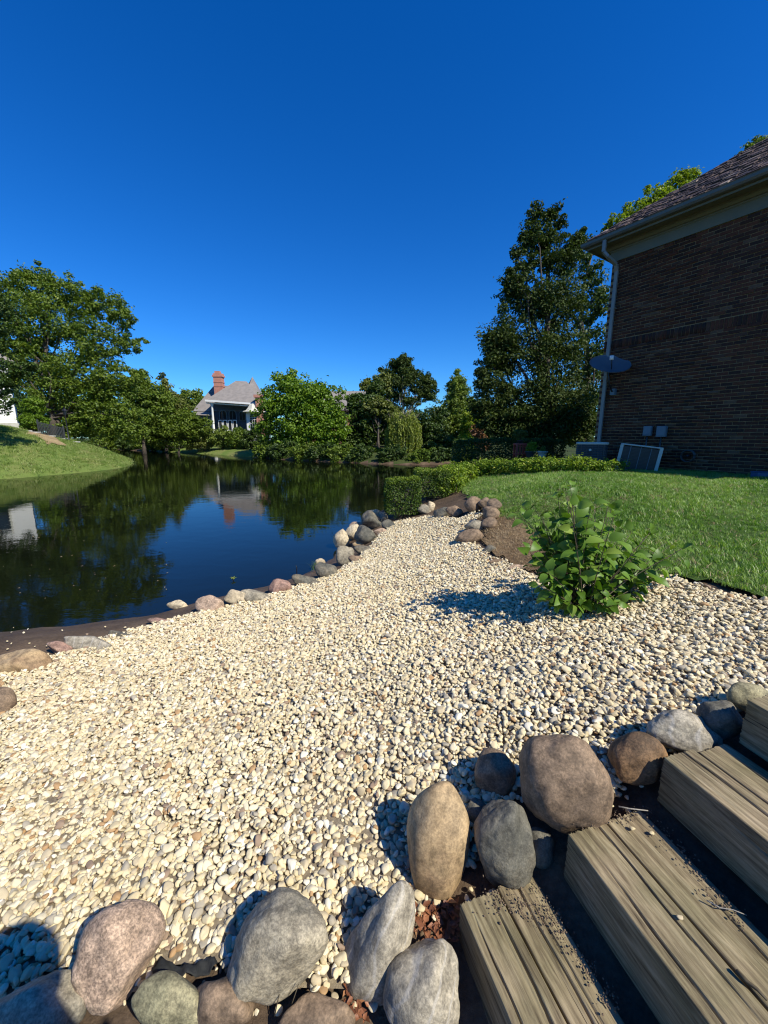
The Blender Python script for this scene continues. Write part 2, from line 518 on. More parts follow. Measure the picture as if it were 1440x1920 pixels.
ctrl = np.array([(-2.9, 2.6, .30), (-1.3, 1.1, .48), (-.4, 1.0, .55), (.26, 1.25, .62), (1.8, 1.9, 1.08), (1.1, 1.45, .95), (.7, 1.35, .80), (.4, .6, .50), (.85, .6, .66),
                 (1.25, .6, .88), (1.6, .7, 1.08), (1.45, 2.7, .93), (3.5, 3.4, 1.18), (.4, 7.4, .50), (0, 4.5, .48), (-1.2, 4, .38), (2.8, 7.2, 1.38), (6.3, 9, 1.5), (8, 8, 1.5), (5, 5, 1.36),
                 (3, 5, 1.18), (4, 10, 1.45), (10, 15, 1.5), (1.3, 8.8, .8), (-.05, -.45, .6), (-3, 0, .42), (2.5, -1, 1.45), (5, 0, 1.5), (1.9, 5.4, 1.0), (-6, -2, .4), (1.0, 6.0, .70),
                 (.3, -1.5, .7), (9, 1, 1.5), (6, 20, 1.3), (14, 5, 1.5), (3, 15, 1.2)], float)
def _phi(r2): return np.where(r2 > 1e-12, .5 * r2 * np.log(r2 + 1e-12), 0)
_n = len(ctrl)
_K = _phi(((ctrl[:, None, :2] - ctrl[None, :, :2]) ** 2).sum(-1)) + np.eye(_n) * .02
_Pm = np.c_[np.ones(_n), ctrl[:, :2]]
_A = np.block([[_K, _Pm], [_Pm.T, np.zeros((3, 3))]])
_w = np.linalg.solve(_A, np.r_[ctrl[:, 2], np.zeros(3)])


def sstep(a, b, x):
    t = np.clip((x - a) / (b - a), 0, 1); return t * t * (3 - 2 * t)


def H(x, y):
    x = np.atleast_1d(np.asarray(x, float)); y = np.atleast_1d(np.asarray(y, float))
    d = pdist(x, y, shore); ins = inpoly(x, y, shore)
    T = np.full(x.shape, 0.0)
    T += _w[_n] + _w[_n + 1] * x + _w[_n + 2] * y
    for i in range(_n):
        T += _w[i] * _phi((x - ctrl[i, 0]) ** 2 + (y - ctrl[i, 1]) ** 2)
    T = np.clip(T, .3, 1.55)
    nearm = (1 - sstep(12, 17, y)) * (1 - sstep(12, 18, np.abs(x - 2)))
    zn = T * sstep(-.25, 1.25, d) ** 1.15 * 1.0
    zn = np.where(d < .35, zn * sstep(0, .35, d), zn)
    farz = .35 + 1.1 * (1 - np.exp(-d / 9.0)) - .35 * np.exp(-d / .6)
    mound = 5.0 * (1 - np.exp(-d / 9.0))
    mm = (1 - sstep(-24, -18, x)) * (1 - sstep(46, 60, y)) * sstep(8, 16, y)
    zf = farz * (1 - mm) + mound * mm
    z = zn * nearm + zf * (1 - nearm)
    bed = -np.minimum(1.3, d * .28 + .02)
    return np.where(ins, bed, z)


def h(x, y): return float(H(x, y)[0])


_ts = np.geomspace(.4, 220, 1400)
def PG(u, v, off=0.0):
    """where the line of sight through (u, v) meets the ground raised by off"""
    r = ray(u, v)
    pts = CAM[None] + r[None] * _ts[:, None]
    g = np.maximum(H(pts[:, 0], pts[:, 1]), 0) + off
    k = np.argmax(pts[:, 2] < g)
    t = _ts[k] if pts[k, 2] < g[k] else 60.
    return CAM + r * t


def axis(breaks):
    out = []
    for a, b, st in breaks: out += list(np.arange(a, b, st))
    out.append(breaks[-1][1]); return np.array(out)


xs = axis([(-400, -100, 30), (-100, -40, 4), (-40, -8, .6), (-8, 8, .14), (8, 16, .5), (16, 100, 6), (100, 400, 30)])
ys = axis([(-60, -6, 8), (-6, -2, .5), (-2, 9, .12), (9, 14, .3), (14, 60, .6), (60, 120, 5), (120, 600, 40)])
X, Y = np.meshgrid(xs, ys)
Z = H(X.ravel(), Y.ravel())
nearmask = (np.abs(X.ravel()) < 8) & (Y.ravel() < 12)
Z = Z + np.where(nearmask, .012 * np.sin(X.ravel() * 9.1 + np.sin(Y.ravel() * 7)) * np.sin(Y.ravel() * 8.3), 0)
V = np.c_[X.ravel(), Y.ravel(), Z - .03]
nx, ny = len(xs), len(ys)
I = (np.arange(ny - 1)[:, None] * nx + np.arange(nx - 1)[None]).ravel()
Fq = np.c_[I, I + 1, I + nx + 1, I + nx]
me = npmesh('ground', V, Fq, smooth=True)
me.materials.append(M['soil']); me.materials.append(M['farground'])
cx = V[Fq[:, 0]]
mi = ((cx[:, 1] > 15) | (np.abs(cx[:, 0]) > 14)) & (cx[:, 2] > -.04)
me.polygons.foreach_set('material_index', mi.astype(np.int32))
tag(link('ground', me), kind='structure')

me = npmesh('pond', [(-82, -6, 0), (14, -6, 0), (14, 96, 0), (-82, 96, 0)], [(0, 1, 2, 3)])
tag(link('pond_water', me, M['water']), kind='structure')


def sheet(name, poly, step, off, m, kind='structure'):
    poly = np.asarray(poly, float)
    x0, y0 = poly.min(0); x1, y1 = poly.max(0)
    gx = np.arange(x0, x1 + step, step); gy = np.arange(y0, y1 + step, step)
    X, Y = np.meshgrid(gx, gy); nx = len(gx)
    I = (np.arange(len(gy) - 1)[:, None] * nx + np.arange(nx - 1)[None]).ravel()
    cxx = X.ravel()[I] + step / 2; cyy = Y.ravel()[I] + step / 2
    keep = inpoly(cxx, cyy, poly); I = I[keep]
    F = np.c_[I, I + 1, I + nx + 1, I + nx]
    used = np.unique(F); remap = np.zeros(X.size, int); remap[used] = np.arange(len(used))
    xx, yy = X.ravel()[used], Y.ravel()[used]
    me = npmesh(name, np.c_[xx, yy, H(xx, yy) + off], remap[F], smooth=True)
    o = link(name, me, m); o['kind'] = kind
    return o


def pgpoly(l): return [tuple(PG(u, v)[:2]) for u, v in l]

grav_poly = pgpoly([(60, 1242), (100, 1230), (150, 1222), (205, 1196), (290, 1172), (345, 1158), (400, 1146), (450, 1130), (510, 1116), (560, 1100), (610, 1083), (648, 1064),
                    (668, 1050), (690, 1030), (715, 1000), (745, 978), (800, 968), (860, 975), (890, 962), (905, 965), (880, 985), (868, 1003), (880, 1020), (900, 1024), (915, 1045), (945, 1056),
                    (990, 1078), (1060, 1090), (1150, 1085), (1240, 1080), (1300, 1098), (1360, 1118), (1440, 1132)]) + \
            [(4.3, 3.0), (4.5, 1.8)] + pgpoly([(1440, 1300), (1390, 1330), (1330, 1365), (1230, 1410), (1170, 1480), (1110, 1500), (960, 1500), (890, 1600), (800, 1700), (760, 1740), (690, 1800), (640, 1850),
                     (560, 1850), (450, 1850), (425, 1835), (400, 1800), (320, 1812), (280, 1850), (120, 1900), (0, 1900)]) + [(-2.0, .75), (-3.3, 1.2), (-4.0, 2.4)] + pgpoly([(0, 1262)])
grav_poly = np.array(grav_poly)
gravel = sheet('gravel_bed', grav_poly, .06, .006, simple('gravel_fines', (.30, .245, .165), (.17, .13, .085), 60, .95, .6, .01))
lawn_poly = np.array(pgpoly([(850, 905), (880, 932), (930, 962), (985, 985), (1020, 1030), (1060, 1072), (1150, 1078), (1240, 1074), (1330, 1090), (1440, 1120)]) +
                     [(4.6, 3.1), (9, 2.5), (14, 6), (14, 14), (5, 14), (2.2, 11.5), (1.7, 9.5)])
lawn = sheet('lawn', lawn_poly, .12, .006, M['lawn'])
bank_poly = np.array([(p[0] + (.6 if 5 <= i else 0), p[1] - (1.2 if i >= 7 else 0)) for i, p in enumerate(leftb[3:13])] + [(-45, 14), (-60, 30), (-56, 50)])
bank = sheet('grass_bank', bank_poly, .3, .05, M['bank'])
far_strip = sheet('grass_strip', np.array([tuple(P(u, v, 0)[:2]) for u, v in [(300, 847), (370, 850.5), (430, 854.5), (500, 859.5)]] + [(-20, 60), (-42, 72)]), .8, .04, M['bank'])
clay_poly = np.array(pgpoly([(60, 810), (74, 808), (88, 813), (104, 822), (112, 830), (128, 838), (112, 838), (98, 833), (90, 836), (80, 826), (66, 820), (50, 815)]))
clay = sheet('bare_earth', clay_poly, .15, .10, M['clay'])


def scatter(name, pts, rot, scl, idx, sources, parent=None):
    me = bpy.data.meshes.new(name)
    n = len(pts)
    me.vertices.add(n); me.vertices.foreach_set('co', np.asarray(pts, np.float32).ravel())
    a = me.attributes.new('rot', 'FLOAT_VECTOR', 'POINT'); a.data.foreach_set('vector', np.asarray(rot, np.float32).ravel())
    a = me.attributes.new('scl', 'FLOAT_VECTOR', 'POINT'); a.data.foreach_set('vector', np.asarray(scl, np.float32).ravel())
    a = me.attributes.new('idx', 'INT', 'POINT'); a.data.foreach_set('value', np.asarray(idx, np.int32))
    o = link(name, me, None, parent); o['kind'] = 'stuff'
    nt = bpy.data.node_groups.new(name + '_scatter', 'GeometryNodeTree')
    nt.interface.new_socket('Geometry', in_out='INPUT', socket_type='NodeSocketGeometry')
    nt.interface.new_socket('Geometry', in_out='OUTPUT', socket_type='NodeSocketGeometry')
    gi = nt.nodes.new('NodeGroupInput'); go = nt.nodes.new('NodeGroupOutput')
    jn = nt.nodes.new('GeometryNodeJoinGeometry')
    for s in sources:
        ob = nt.nodes.new('GeometryNodeObjectInfo'); ob.transform_space = 'ORIGINAL'
        ob.inputs['Object'].default_value = s; ob.inputs['As Instance'].default_value = True
        nt.links.new(ob.outputs['Geometry'], jn.inputs[0])
    ip = nt.nodes.new('GeometryNodeInstanceOnPoints')
    nt.links.new(gi.outputs[0], ip.inputs['Points']); nt.links.new(jn.outputs[0], ip.inputs['Instance'])
    ip.inputs['Pick Instance'].default_value = True
    def na(nm, dt):
        q = nt.nodes.new('GeometryNodeInputNamedAttribute'); q.data_type = dt; q.inputs['Name'].default_value = nm
        return q.outputs['Attribute']
    nt.links.new(na('idx', 'INT'), ip.inputs['Instance Index'])
    er = nt.nodes.new('FunctionNodeEulerToRotation'); nt.links.new(na('rot', 'FLOAT_VECTOR'), er.inputs[0])
    nt.links.new(er.outputs[0], ip.inputs['Rotation']); nt.links.new(na('scl', 'FLOAT_VECTOR'), ip.inputs['Scale'])
    nt.links.new(ip.outputs[0], go.inputs[0])
    md = o.modifiers.new('scatter', 'NODES'); md.node_group = nt
    return o


# ------------------------------------------------------------ stones
_ico = {}
def ico(sub):
    if sub not in _ico:
        import bmesh
        bm = bmesh.new(); bmesh.ops.create_icosphere(bm, subdivisions=sub, radius=1)
        v = np.array([q.co[:] for q in bm.verts]); f = np.array([[q.index for q in fc.verts] for fc in bm.faces])
        bm.free(); _ico[sub] = (v / np.linalg.norm(v, axis=1)[:, None], f)
    return _ico[sub]


def stone_mesh(name, sub, radii, seed, facets=9, cut=(.72, .98), lump=.10, fine=.02, taper=0.0):
    rg = np.random.default_rng(seed)
    v, f = ico(sub)
    n = rg.normal(size=(facets, 3)); n /= np.linalg.norm(n, axis=1)[:, None]
    hk = rg.uniform(*cut, size=facets)
    dt = v @ n.T
    lim = np.where(dt > .05, hk / np.maximum(dt, .05), 9)
    allr = np.concatenate([np.ones((len(v), 1)), lim], 1)
    p = 12.0
    r = (np.sum(allr ** -p, axis=1)) ** (-1 / p)
    off = rg.uniform(-50, 50, 3)
    if lump or fine:
        d = np.array([mnoise.noise(Vector(q * 1.3 + off)) for q in v]) * lump
        if fine: d += np.array([mnoise.fractal(Vector(q * 4 + off), .8, 2.1, 4) for q in v]) * fine
        r = r * (1 + d)
    w = v * r[:, None]
    if taper: w[:, 0] *= 1 - taper * w[:, 2]
    return npmesh(name, w * np.asarray(radii), f, smooth=True)


CR = np.array([1., 0, 0]); CU = np.array([0, sp_, cp_]); CF = np.array([0, cp_, -sp_])
_rk = [0]
def rock(label, u, v, w, hgt, mat, ang=0, up=.5, depth=None, sub=4, t=None, group=None, taper=0., cat='boulder', name='boulder', flat=1.0, fine=.03, cut=(.68, .97)):
    """boulder whose middle is seen at (u, v), w x hgt pixels of the photograph across, lying on the ground there"""
    _rk[0] += 1
    size = min(w, hgt)
    c = PG(u, v, 0)
    for _ in range(3):
        tt = (c - CAM) @ CF
        c = PG(u, v, up * size / F_ * tt / 2)
    tt = (c - CAM) @ CF
    rw, rh = w / 2 / F_ * tt, hgt / 2 / F_ * tt
    me = stone_mesh(name, sub, (1, 1, 1), _rk[0] * 13 + 5, taper=taper, fine=fine, cut=cut, facets=11, lump=.14)
    co = np.empty(len(me.vertices) * 3); me.vertices.foreach_get('co', co); co = co.reshape(-1, 3)
    a = math.radians(ang)
    for it in range(6):
        Rv, Fv, Uv = CR, CF, CU
        B = Matrix((Vector(Rv), Vector(Fv), Vector(Uv))).transposed()
        rot = B @ Matrix.Rotation(a, 3, 'Y'); Rn = np.array(rot)
        rd = depth if depth else min(rw, rh) * .85
        W_ = (co * [rw, rd, rh]) @ Rn.T + c - CAM
        td = W_ @ CF; px_ = F_ * W_[:, 0] / td; py_ = F_ * (W_ @ CU) / td
        e1 = px_ * math.cos(a) - py_ * math.sin(a); e2 = px_ * math.sin(a) + py_ * math.cos(a)
        rw *= w / (e1.max() - e1.min()); rh *= hgt / (e2.max() - e2.min())
        du = (u - 720) - (px_.max() + px_.min()) / 2; dv = (960 - v) - (py_.max() + py_.min()) / 2
        tt = (c - CAM) @ CF; c = c + (CR * du + CU * dv) / F_ * tt
    me.vertices.foreach_set('co', (co * [rw, rd, rh]).ravel()); me.update()
    o = link(name, me, M[mat])
    o.matrix_world = Matrix.Translation(Vector(c)) @ rot.to_4x4()
    return tag(o, label, cat, group)


GF = 'boulders edging the gravel beside the timber steps'
rock('pink speckled granite boulder at the lower left, partly in the photographer shadow', 222, 1795, 150, 235, 'rock_pink', 18, group=GF, sub=5, up=.6)
rock('shaded dark boulder in the bottom left corner', 70, 1892, 190, 150, 'rock_grey', 0, group=GF)
rock('flat greenish boulder low between the pink granite and the black fabric', 318, 1890, 150, 130, 'rock_green', 20, group=GF, up=.15)
rock('low flat mauve stone just left of the big grey speckled boulder', 418, 1882, 120, 110, 'rock_mauve', 0, group=GF, up=.1)
rock('large round grey speckled boulder with pebbles resting on its top', 519, 1774, 222, 196, 'rock_grey', -25, group=GF, sub=5, up=.6)
rock('tall leaning light grey boulder right of the large speckled one', 704, 1768, 128, 245, 'rock_pale', 24, group=GF, sub=5, up=.7, taper=.05)
rock('blue grey granite boulder at the foot of the lowest timber step', 790, 1860, 170, 200, 'rock_pale', 30, group=GF, sub=5, up=.5, taper=.05)
rock('dark reddish stone cut off by the bottom edge between grey boulders', 592, 1915, 150, 110, 'rock_mauve', 0, group=GF, up=.3)
rock('smooth tan egg shaped boulder standing upright', 822, 1578, 120, 228, 'rock_tan', 3, group=GF, sub=5, up=.8, fine=.006, cut=(.88, 1.0))
rock('rough dark grey boulder with broken face at the end of the lowest step', 946, 1588, 124, 176, 'rock_dark', 6, group=GF, sub=5, up=.8, taper=.22, fine=.04, cut=(.66, .95))
rock('small grey stone behind the rough dark boulder', 929, 1453, 80, 98, 'rock_mauve', 12, group=GF, up=.6)
rock('biggest mauve brown boulder at the end of the second step', 1062, 1472, 172, 200, 'rock_mauve', -8, group=GF, sub=5, up=.9, cut=(.78, 1.0))
rock('rusty brown boulder between the biggest boulder and the pale one', 1196, 1422, 104, 108, 'rock_rust', -30, group=GF, sub=5, up=.8)
rock('pale grey flat topped boulder at the end of the third step', 1284, 1378, 148, 80, 'rock_pale', 14, group=GF, sub=5, up=.9)
rock('dark half shaded boulder beside the uppermost step', 1352, 1350, 98, 74, 'rock_dark', 8, group=GF, sub=5, up=.9)
rock('olive grey boulder at the right edge above the uppermost step', 1408, 1309, 92, 56, 'rock_green', 8, group=GF, up=.9)
rock('dark stone wedged behind the rough dark boulder and the tan one', 893, 1530, 50, 70, 'rock_dark', 0, group=GF, up=.3)
rock('shaded stone wedged under the biggest boulder at the lowest step', 1010, 1590, 60, 80, 'rock_dark', 0, group=GF, up=.1)

GS = 'boulders lining the pond edge of the gravel'
S = [('broad tan boulder at the left frame edge beside the mud', 42, 1246, 118, 62, 'rock_tan', 12, .5),
     ('half buried tan boulder at the left frame edge below the broad one', 2, 1335, 60, 100, 'rock_mauve', 0, .1),
     ('long blue grey boulder sloping into the mud', 165, 1210, 92, 38, 'rock_pale', 14, .5),
     ('pinkish stone touching the left end of the long blue grey boulder', 112, 1218, 50, 32, 'rock_red', 25, .5),
     ('thin dark grey stone right of the long blue grey boulder', 228, 1191, 52, 18, 'rock_dark', 8, .4),
     ('flat buried pink stone at the edge of the mud', 306, 1166, 62, 14, 'rock_red', 8, .4),
     ('pale domed stone alone on the mud at the waterline', 333, 1134, 42, 20, 'rock_cream', 0, .5),
     ('pink granite boulder right of the domed stone', 393, 1133, 56, 40, 'rock_pink', 14, .8),
     ('low cream boulder behind the grey one at the water', 446, 1120, 50, 30, 'rock_cream', 20, .7),
     ('flat grey boulder between the cream and the reddish one', 480, 1118, 62, 28, 'rock_grey', 10, .8),
     ('reddish pointed boulder at the waterline', 525, 1100, 44, 32, 'rock_red', 0, .9),
     ('dark grey wet stone beside the black stake', 570, 1090, 48, 24, 'rock_dark', 12, .8),
     ('small flat dark stone beside the round grey boulder', 590, 1094, 24, 14, 'rock_dark', 0, .6),
     ('round smooth dark grey boulder below the white stone', 611, 1070, 44, 32, 'rock_dark', 14, 1.),
     ('small white stone standing in the water edge', 600, 1055, 21, 18, 'rock_cream', -20, 1.2),
     ('grey blocky boulder at the foot of the stone cluster', 647, 1043, 34, 42, 'rock_grey', 12, 1.),
     ('small slate grey stone right of the blocky boulder', 680, 1031, 34, 19, 'rock_dark', 0, .8),
     ('small brown grey stone at the gravel edge below the slate one', 667, 1050, 28, 20, 'rock_mauve', 25, .7),
     ('large cream boulder standing in the water at the cluster', 640, 1011, 34, 40, 'rock_cream', 18, 1.2),
     ('cream boulder leaning behind the large cream one', 660, 998, 30, 34, 'rock_cream', 35, 1.2),
     ('flat pinkish stone at the back of the cluster', 672, 987, 38, 18, 'rock_pink', 10, 1.4),
     ('black shaded boulder in the middle of the cluster', 684, 1003, 38, 36, 'rock_dark', 30, 1.2),
     ('dark boulder in the hedge shadow with a pale rim', 700, 975, 48, 32, 'rock_dark', 20, 1.2),
     ('white topped stone next to the clipped hedge', 706, 964, 34, 16, 'rock_cream', 20, 2.2),
     ('grey brown stone on the upper gravel edge of the cluster', 692, 1005, 30, 24, 'rock_grey', 0, .8),
     ('small pinkish grey stone near the hedge on the gravel edge', 713, 998, 26, 17, 'rock_pink', 0, .7),
     ('tiny tan stone tucked between the blocky and slate stones', 672, 1020, 24, 12, 'rock_tan', 0, .8),
     ('dark stone at the foot of the clipped hedge', 728, 984, 26, 22, 'rock_dark', 0, .8),
     ('little grey stone in the gap beside the hedge foot', 718, 970, 20, 22, 'rock_grey', 0, 1.),
     ('pale stone on the ground between the two hedges', 795, 955, 28, 20, 'rock_grey', 0, .8),
     ('pale upright stone right of the hedge gap', 808, 950, 16, 22, 'rock_cream', 0, .8),
     ('dark stone in the shade under the broad leaved hedge', 832, 962, 40, 24, 'rock_dark', 0, .7),
     ('reddish brown stone half under the broad leaved hedge', 852, 960, 34, 26, 'rock_mauve', 0, .8)]
for (lb, u, v, w, hh_, mt, a, up) in S:
    rock(lb, u, v, w, hh_ * .95, mt, a, up * .7, cut=(.52, .9), sub=4 if w > 40 else 3, group=GS)
GL = 'stones piled at the corner of the lawn'
for (lb, u, v, w, hh_, mt, a, up) in [
        ('brown grey boulder at the back left of the lawn corner pile', 888, 946, 36, 32, 'rock_mauve', 0, 1.),
        ('small mauve stone between the back two of the lawn corner pile', 908, 943, 26, 22, 'rock_mauve', 0, 1.4),
        ('pinkish grey stone at the back right of the lawn corner pile', 927, 946, 30, 24, 'rock_mauve', 0, 1.4),
        ('rounded grey boulder on the right side of the lawn corner pile', 921, 963, 34, 28, 'rock_mauve', 10, 1.1),
        ('mauve boulder in front of the rounded grey one by the bare soil', 918, 981, 32, 24, 'rock_mauve', 0, 1.),
        ('grey stone left of centre in the lawn corner pile', 889, 987, 38, 24, 'rock_grey', -5, 1.),
        ('largest brown grey front stone of the lawn corner pile', 882, 1006, 50, 28, 'rock_mauve', -12, .9),
        ('small tan wedge stone at the left front of the pile', 868, 1008, 30, 24, 'rock_tan', -40, .8),
        ('dark flat stone between the gravel and the bare soil', 918, 1030, 26, 18, 'rock_dark', 0, .3),
        ('sunken grey slab at the gravel edge', 938, 1054, 44, 12, 'rock_mauve', 0, .3),
        ('sunken pinkish slab at the gravel edge left of the shrub', 975, 1064, 46, 12, 'rock_pink', 0, .3)]:
    rock(lb, u, v, w, hh_, mt, a, up * .8, cut=(.6, .92), sub=3, group=GL)

# pebbles ------------------------------------------------------------
NP = 14
peb_meshes = []
for i in range(NP):
    rg = np.random.default_rng(100 + i)
    rad = np.array([1.0, rg.uniform(.62, .9), rg.uniform(.38, .6)])
    me = stone_mesh('pebble', 3 if i < 14 else 2, rad, 300 + i, facets=9, cut=(.6, .95), lump=.2, fine=.0)
    me.materials.append(M['pebble']); peb_meshes.append(me)
st = .0225
x0, y0 = grav_poly.min(0); x1, y1 = grav_poly.max(0)
gx, gy = np.meshgrid(np.arange(x0, x1, st), np.arange(y0, y1, st * .87))
gx = gx + (np.arange(gx.shape[0]) % 2)[:, None] * st / 2
gx = gx.ravel() + R_.normal(0, st * .25, gx.size); gy = gy.ravel() + R_.normal(0, st * .25, gy.size)
jit = inpoly(gx + R_.normal(0, .02, gx.size), gy + R_.normal(0, .02, gy.size), grav_poly)
gx, gy = gx[jit], gy[jit]
# leave out what the frame never sees
dep = gy * cp_ - (.6 - CZ) * sp_
uu = 720 + F_ * gx / np.maximum(dep, .05)
vis = (dep > .2) & (uu > -300) & (uu < 1740)
gx, gy = gx[vis], gy[vis]
# stray pebbles
strays = []
for (u0, v0, u1, v1, n) in [(0, 1170, 360, 1240, 34), (380, 1780, 640, 1915, 26), (1110, 1480, 1190, 1540, 22), (300, 1800, 420, 1900, 10), (870, 1660, 930, 1700, 12), (640, 1850, 700, 1900, 8), (640, 1000, 740, 1060, 14)]:
    for _ in range(n):
        q = PG(random.uniform(u0, u1), random.uniform(v0, v1)); strays.append(q)
strays = np.array(strays)
k2 = R_.uniform(0, 1, len(gx)) < .55; nbase = len(gx)
gx = np.r_[gx, gx[k2] + R_.normal(0, .012, k2.sum())]; gy = np.r_[gy, gy[k2] + R_.normal(0, .012, k2.sum())]; ntop = int(k2.sum())
gx = np.r_[gx, strays[:, 0]]; gy = np.r_[gy, strays[:, 1]]
npb = len(gx)
size = np.clip(R_.lognormal(math.log(.0143), .28, npb), .007, .028)
size[-len(strays):] *= .8
undul = .012 * np.sin(gx * 5.1 + 1.3 * np.sin(gy * 4)) * np.sin(gy * 5.7 + gx)
gz = H(gx, gy) + size * .35 + np.abs(R_.normal(0, .006, npb)) + undul + .004
gz[-len(strays):] -= .02; gz[nbase:nbase + ntop] += .011
ppos = np.c_[gx, gy, gz]
prot = np.c_[R_.normal(0, .38, npb), R_.normal(0, .38, npb), R_.uniform(0, 6.28, npb)]
pscl = np.c_[size, size, size] * R_.uniform(.85, 1.2, (npb, 3))
pidx = R_.integers(0, NP, npb)
# the 300 that show largest are parts of their own
dep = gy * cp_ - (gz - CZ) * sp_
uu = 720 + F_ * gx / dep; vv = 960 - F_ * (gy * sp_ + (gz - CZ) * cp_) / dep
app = np.where((uu > 5) & (uu < 1435) & (vv < 1915), size / dep, 0)
order = np.argsort(-app)
big = order[:300]; rest = order[300:]
srcs = []
for n_, i in enumerate(big):
    k = n_ % NP if n_ < NP else pidx[i]
    o = link('pebble', peb_meshes[k], None, gravel)
    o.location = ppos[i]; o.rotation_euler = prot[i]; o.scale = pscl[i]
    if n_ < NP: srcs.append(o)
scatter('loose_pebbles', ppos[rest], prot[rest], pscl[rest], pidx[rest], srcs, gravel)

# ------------------------------------------------------------ timber steps
LD = np.array([.27, -.963, 0]); LD /= np.linalg.norm(LD); WD = np.array([-LD[1], LD[0], 0])


def timber_mesh(name, L, W, Hh, seed):
    rg = np.random.default_rng(seed)
    nl = 110
    per = []
    ns_w, ns_h = int(W / .0028), int(Hh / .0045)
    r = .007
    for i in range(ns_w): per.append((-W / 2 + W * i / ns_w, Hh / 2, 0))
    for i in range(ns_h): per.append((W / 2, Hh / 2 - Hh * i / ns_h, 1))
    for i in range(12): per.append((W / 2 - W * i / 12, -Hh / 2, 2))
    for i in range(ns_h): per.append((-W / 2, -Hh / 2 + Hh * i / ns_h, 3))
    per = np.array(per); n = len(per)
    ls = np.linspace(0, L, nl)
    Yc = np.repeat(per[None, :, 0], nl, 0).copy(); Zc = np.repeat(per[None, :, 1], nl, 0).copy()
    side = per[:, 2]
    # rounded arrises
    ry = np.abs(Yc) - (W / 2 - r); rz = np.abs(Zc) - (Hh / 2 - r)
    cor = (ry > 0) & (rz > 0); ln = np.sqrt(ry ** 2 + rz ** 2) + 1e-9
    k = np.where(cor & (ln > r), r / ln, 1)
    Yc = np.where(cor, np.sign(Yc) * (W / 2 - r + ry * k), Yc); Zc = np.where(cor, np.sign(Zc) * (Hh / 2 - r + rz * k), Zc)
    # cracks and worn grain, top and the two sides
    Lg = ls[:, None]
    depth = np.zeros_like(Yc)
    for sd, co in ((0, per[:, 0]), (1, per[:, 1]), (3, per[:, 1])):
        msk = (side == sd)[None, :]
        span = W if sd == 0 else Hh
        grain = np.zeros_like(Yc)
        for _ in range(16):
            c0 = rg.uniform(-span / 2, span / 2)
            grain += .0005 * np.exp(-((co[None] - c0 - .006 * np.sin(Lg * rg.uniform(.5, 2) + rg.uniform(0, 6))) / rg.uniform(.003, .008)) ** 2)
        depth += msk * grain
        for _ in range(4 if sd == 0 else 1):
            c0 = rg.uniform(-span * .42, span * .42); a, b_ = sorted(rg.uniform(-.3, L + .3, 2))
            if b_ - a < .5: b_ = a + .7
            w_ = rg.uniform(.0022, .0045); dp = rg.uniform(.007, .016)
            path = c0 + .006 * np.sin(Lg * rg.uniform(2, 5) + rg.uniform(0, 6)) + .002 * np.sin(Lg * 23 + rg.uniform(0, 6))
            env = np.clip((Lg - a) * 6, 0, 1) * np.clip((b_ - Lg) * 6, 0, 1)
            depth += msk * dp * env * np.exp(-((co[None] - path) / w_) ** 2)
    Zc = np.where(side[None] == 0, Zc - depth, Zc)
    Yc = np.where(side[None] == 1, Yc - depth, Yc); Yc = np.where(side[None] == 3, Yc + depth, Yc)
    Zc += .003 * np.sin(Lg * 2.2 + seed)
    endr = .006 * np.exp(-Lg / .01)
    Xc = np.repeat(Lg, n, 1) + np.where(Lg == 0, R_.uniform(-.004, .004, (1, n)), 0)
    Yc *= 1 - endr; Zc *= 1 - endr
    V = np.stack([Xc, Yc, Zc], -1).reshape(-1, 3)
    i = np.arange(nl - 1)[:, None] * n; j = np.arange(n)[None]; j2 = (j + 1) % n
    Fq = np.stack([i + j, i + n + j, i + n + j2, i + j2], -1).reshape(-1, 4)[:, ::-1]
    V = V.tolist(); F2 = Fq.tolist(); c0 = len(V); V.append((.0, 0, 0)); V.append((L, 0, 0))
    for q in range(n):
        F2.append((c0, (q + 1) % n, q)); F2.append((c0 + 1, (nl - 1) * n + q, (nl - 1) * n + (q + 1) % n))
    me = bpy.data.meshes.new(name); me.from_pydata(V, [], F2); me.polygons.foreach_set('use_smooth', [False] * len(F2)); me.update()
    return me


steps = [(.262, 1.063, .70, 'lowest timber step, its end against the rough dark boulder', .15),
         (.662, 1.145, .90, 'second timber step up, its end under the biggest mauve boulder', .165),
         (1.07, 1.262, 1.10, 'third timber step up, meeting the pale flat topped boulder', .15),
         (1.43, 1.345, 1.285, 'uppermost timber step at the right edge of the picture', .15)]
for i, (x, y, zt, lb, w) in enumerate(steps):
    rz = math.atan2(LD[1], LD[0]) + math.radians([2, 0, 0, -1][i])
    root = empty('timber_step', (x, y, zt), lb, 'step', 'timber steps down to the gravel', rz)
    for k in range(2):
        hgt = .20
        me = timber_mesh('timber', 1.9 if i else 1.6, w, hgt, 40 + i * 2 + k)
        o = link('timber', me, M['timber'], root)
        o.location = (random.uniform(0, .02), w / 2 + k * (w + .008), -hgt / 2 - k * .004)
    # spike heads
for i, (u, v) in enumerate([(1186, 1553), (1222, 1562), (1275, 1720)]):
    z = .905
    q = P(u, v, z)
    o = link('pebble', peb_meshes[i], None); o.location = q; o.scale = (.010, .010, .010)
    tag(o, ['pale pebble at the far end of the second timber step', 'small cream pebble lying next to the far end crack of the second step', 'lone pebble lying halfway along the second timber step'][i], 'pebble')

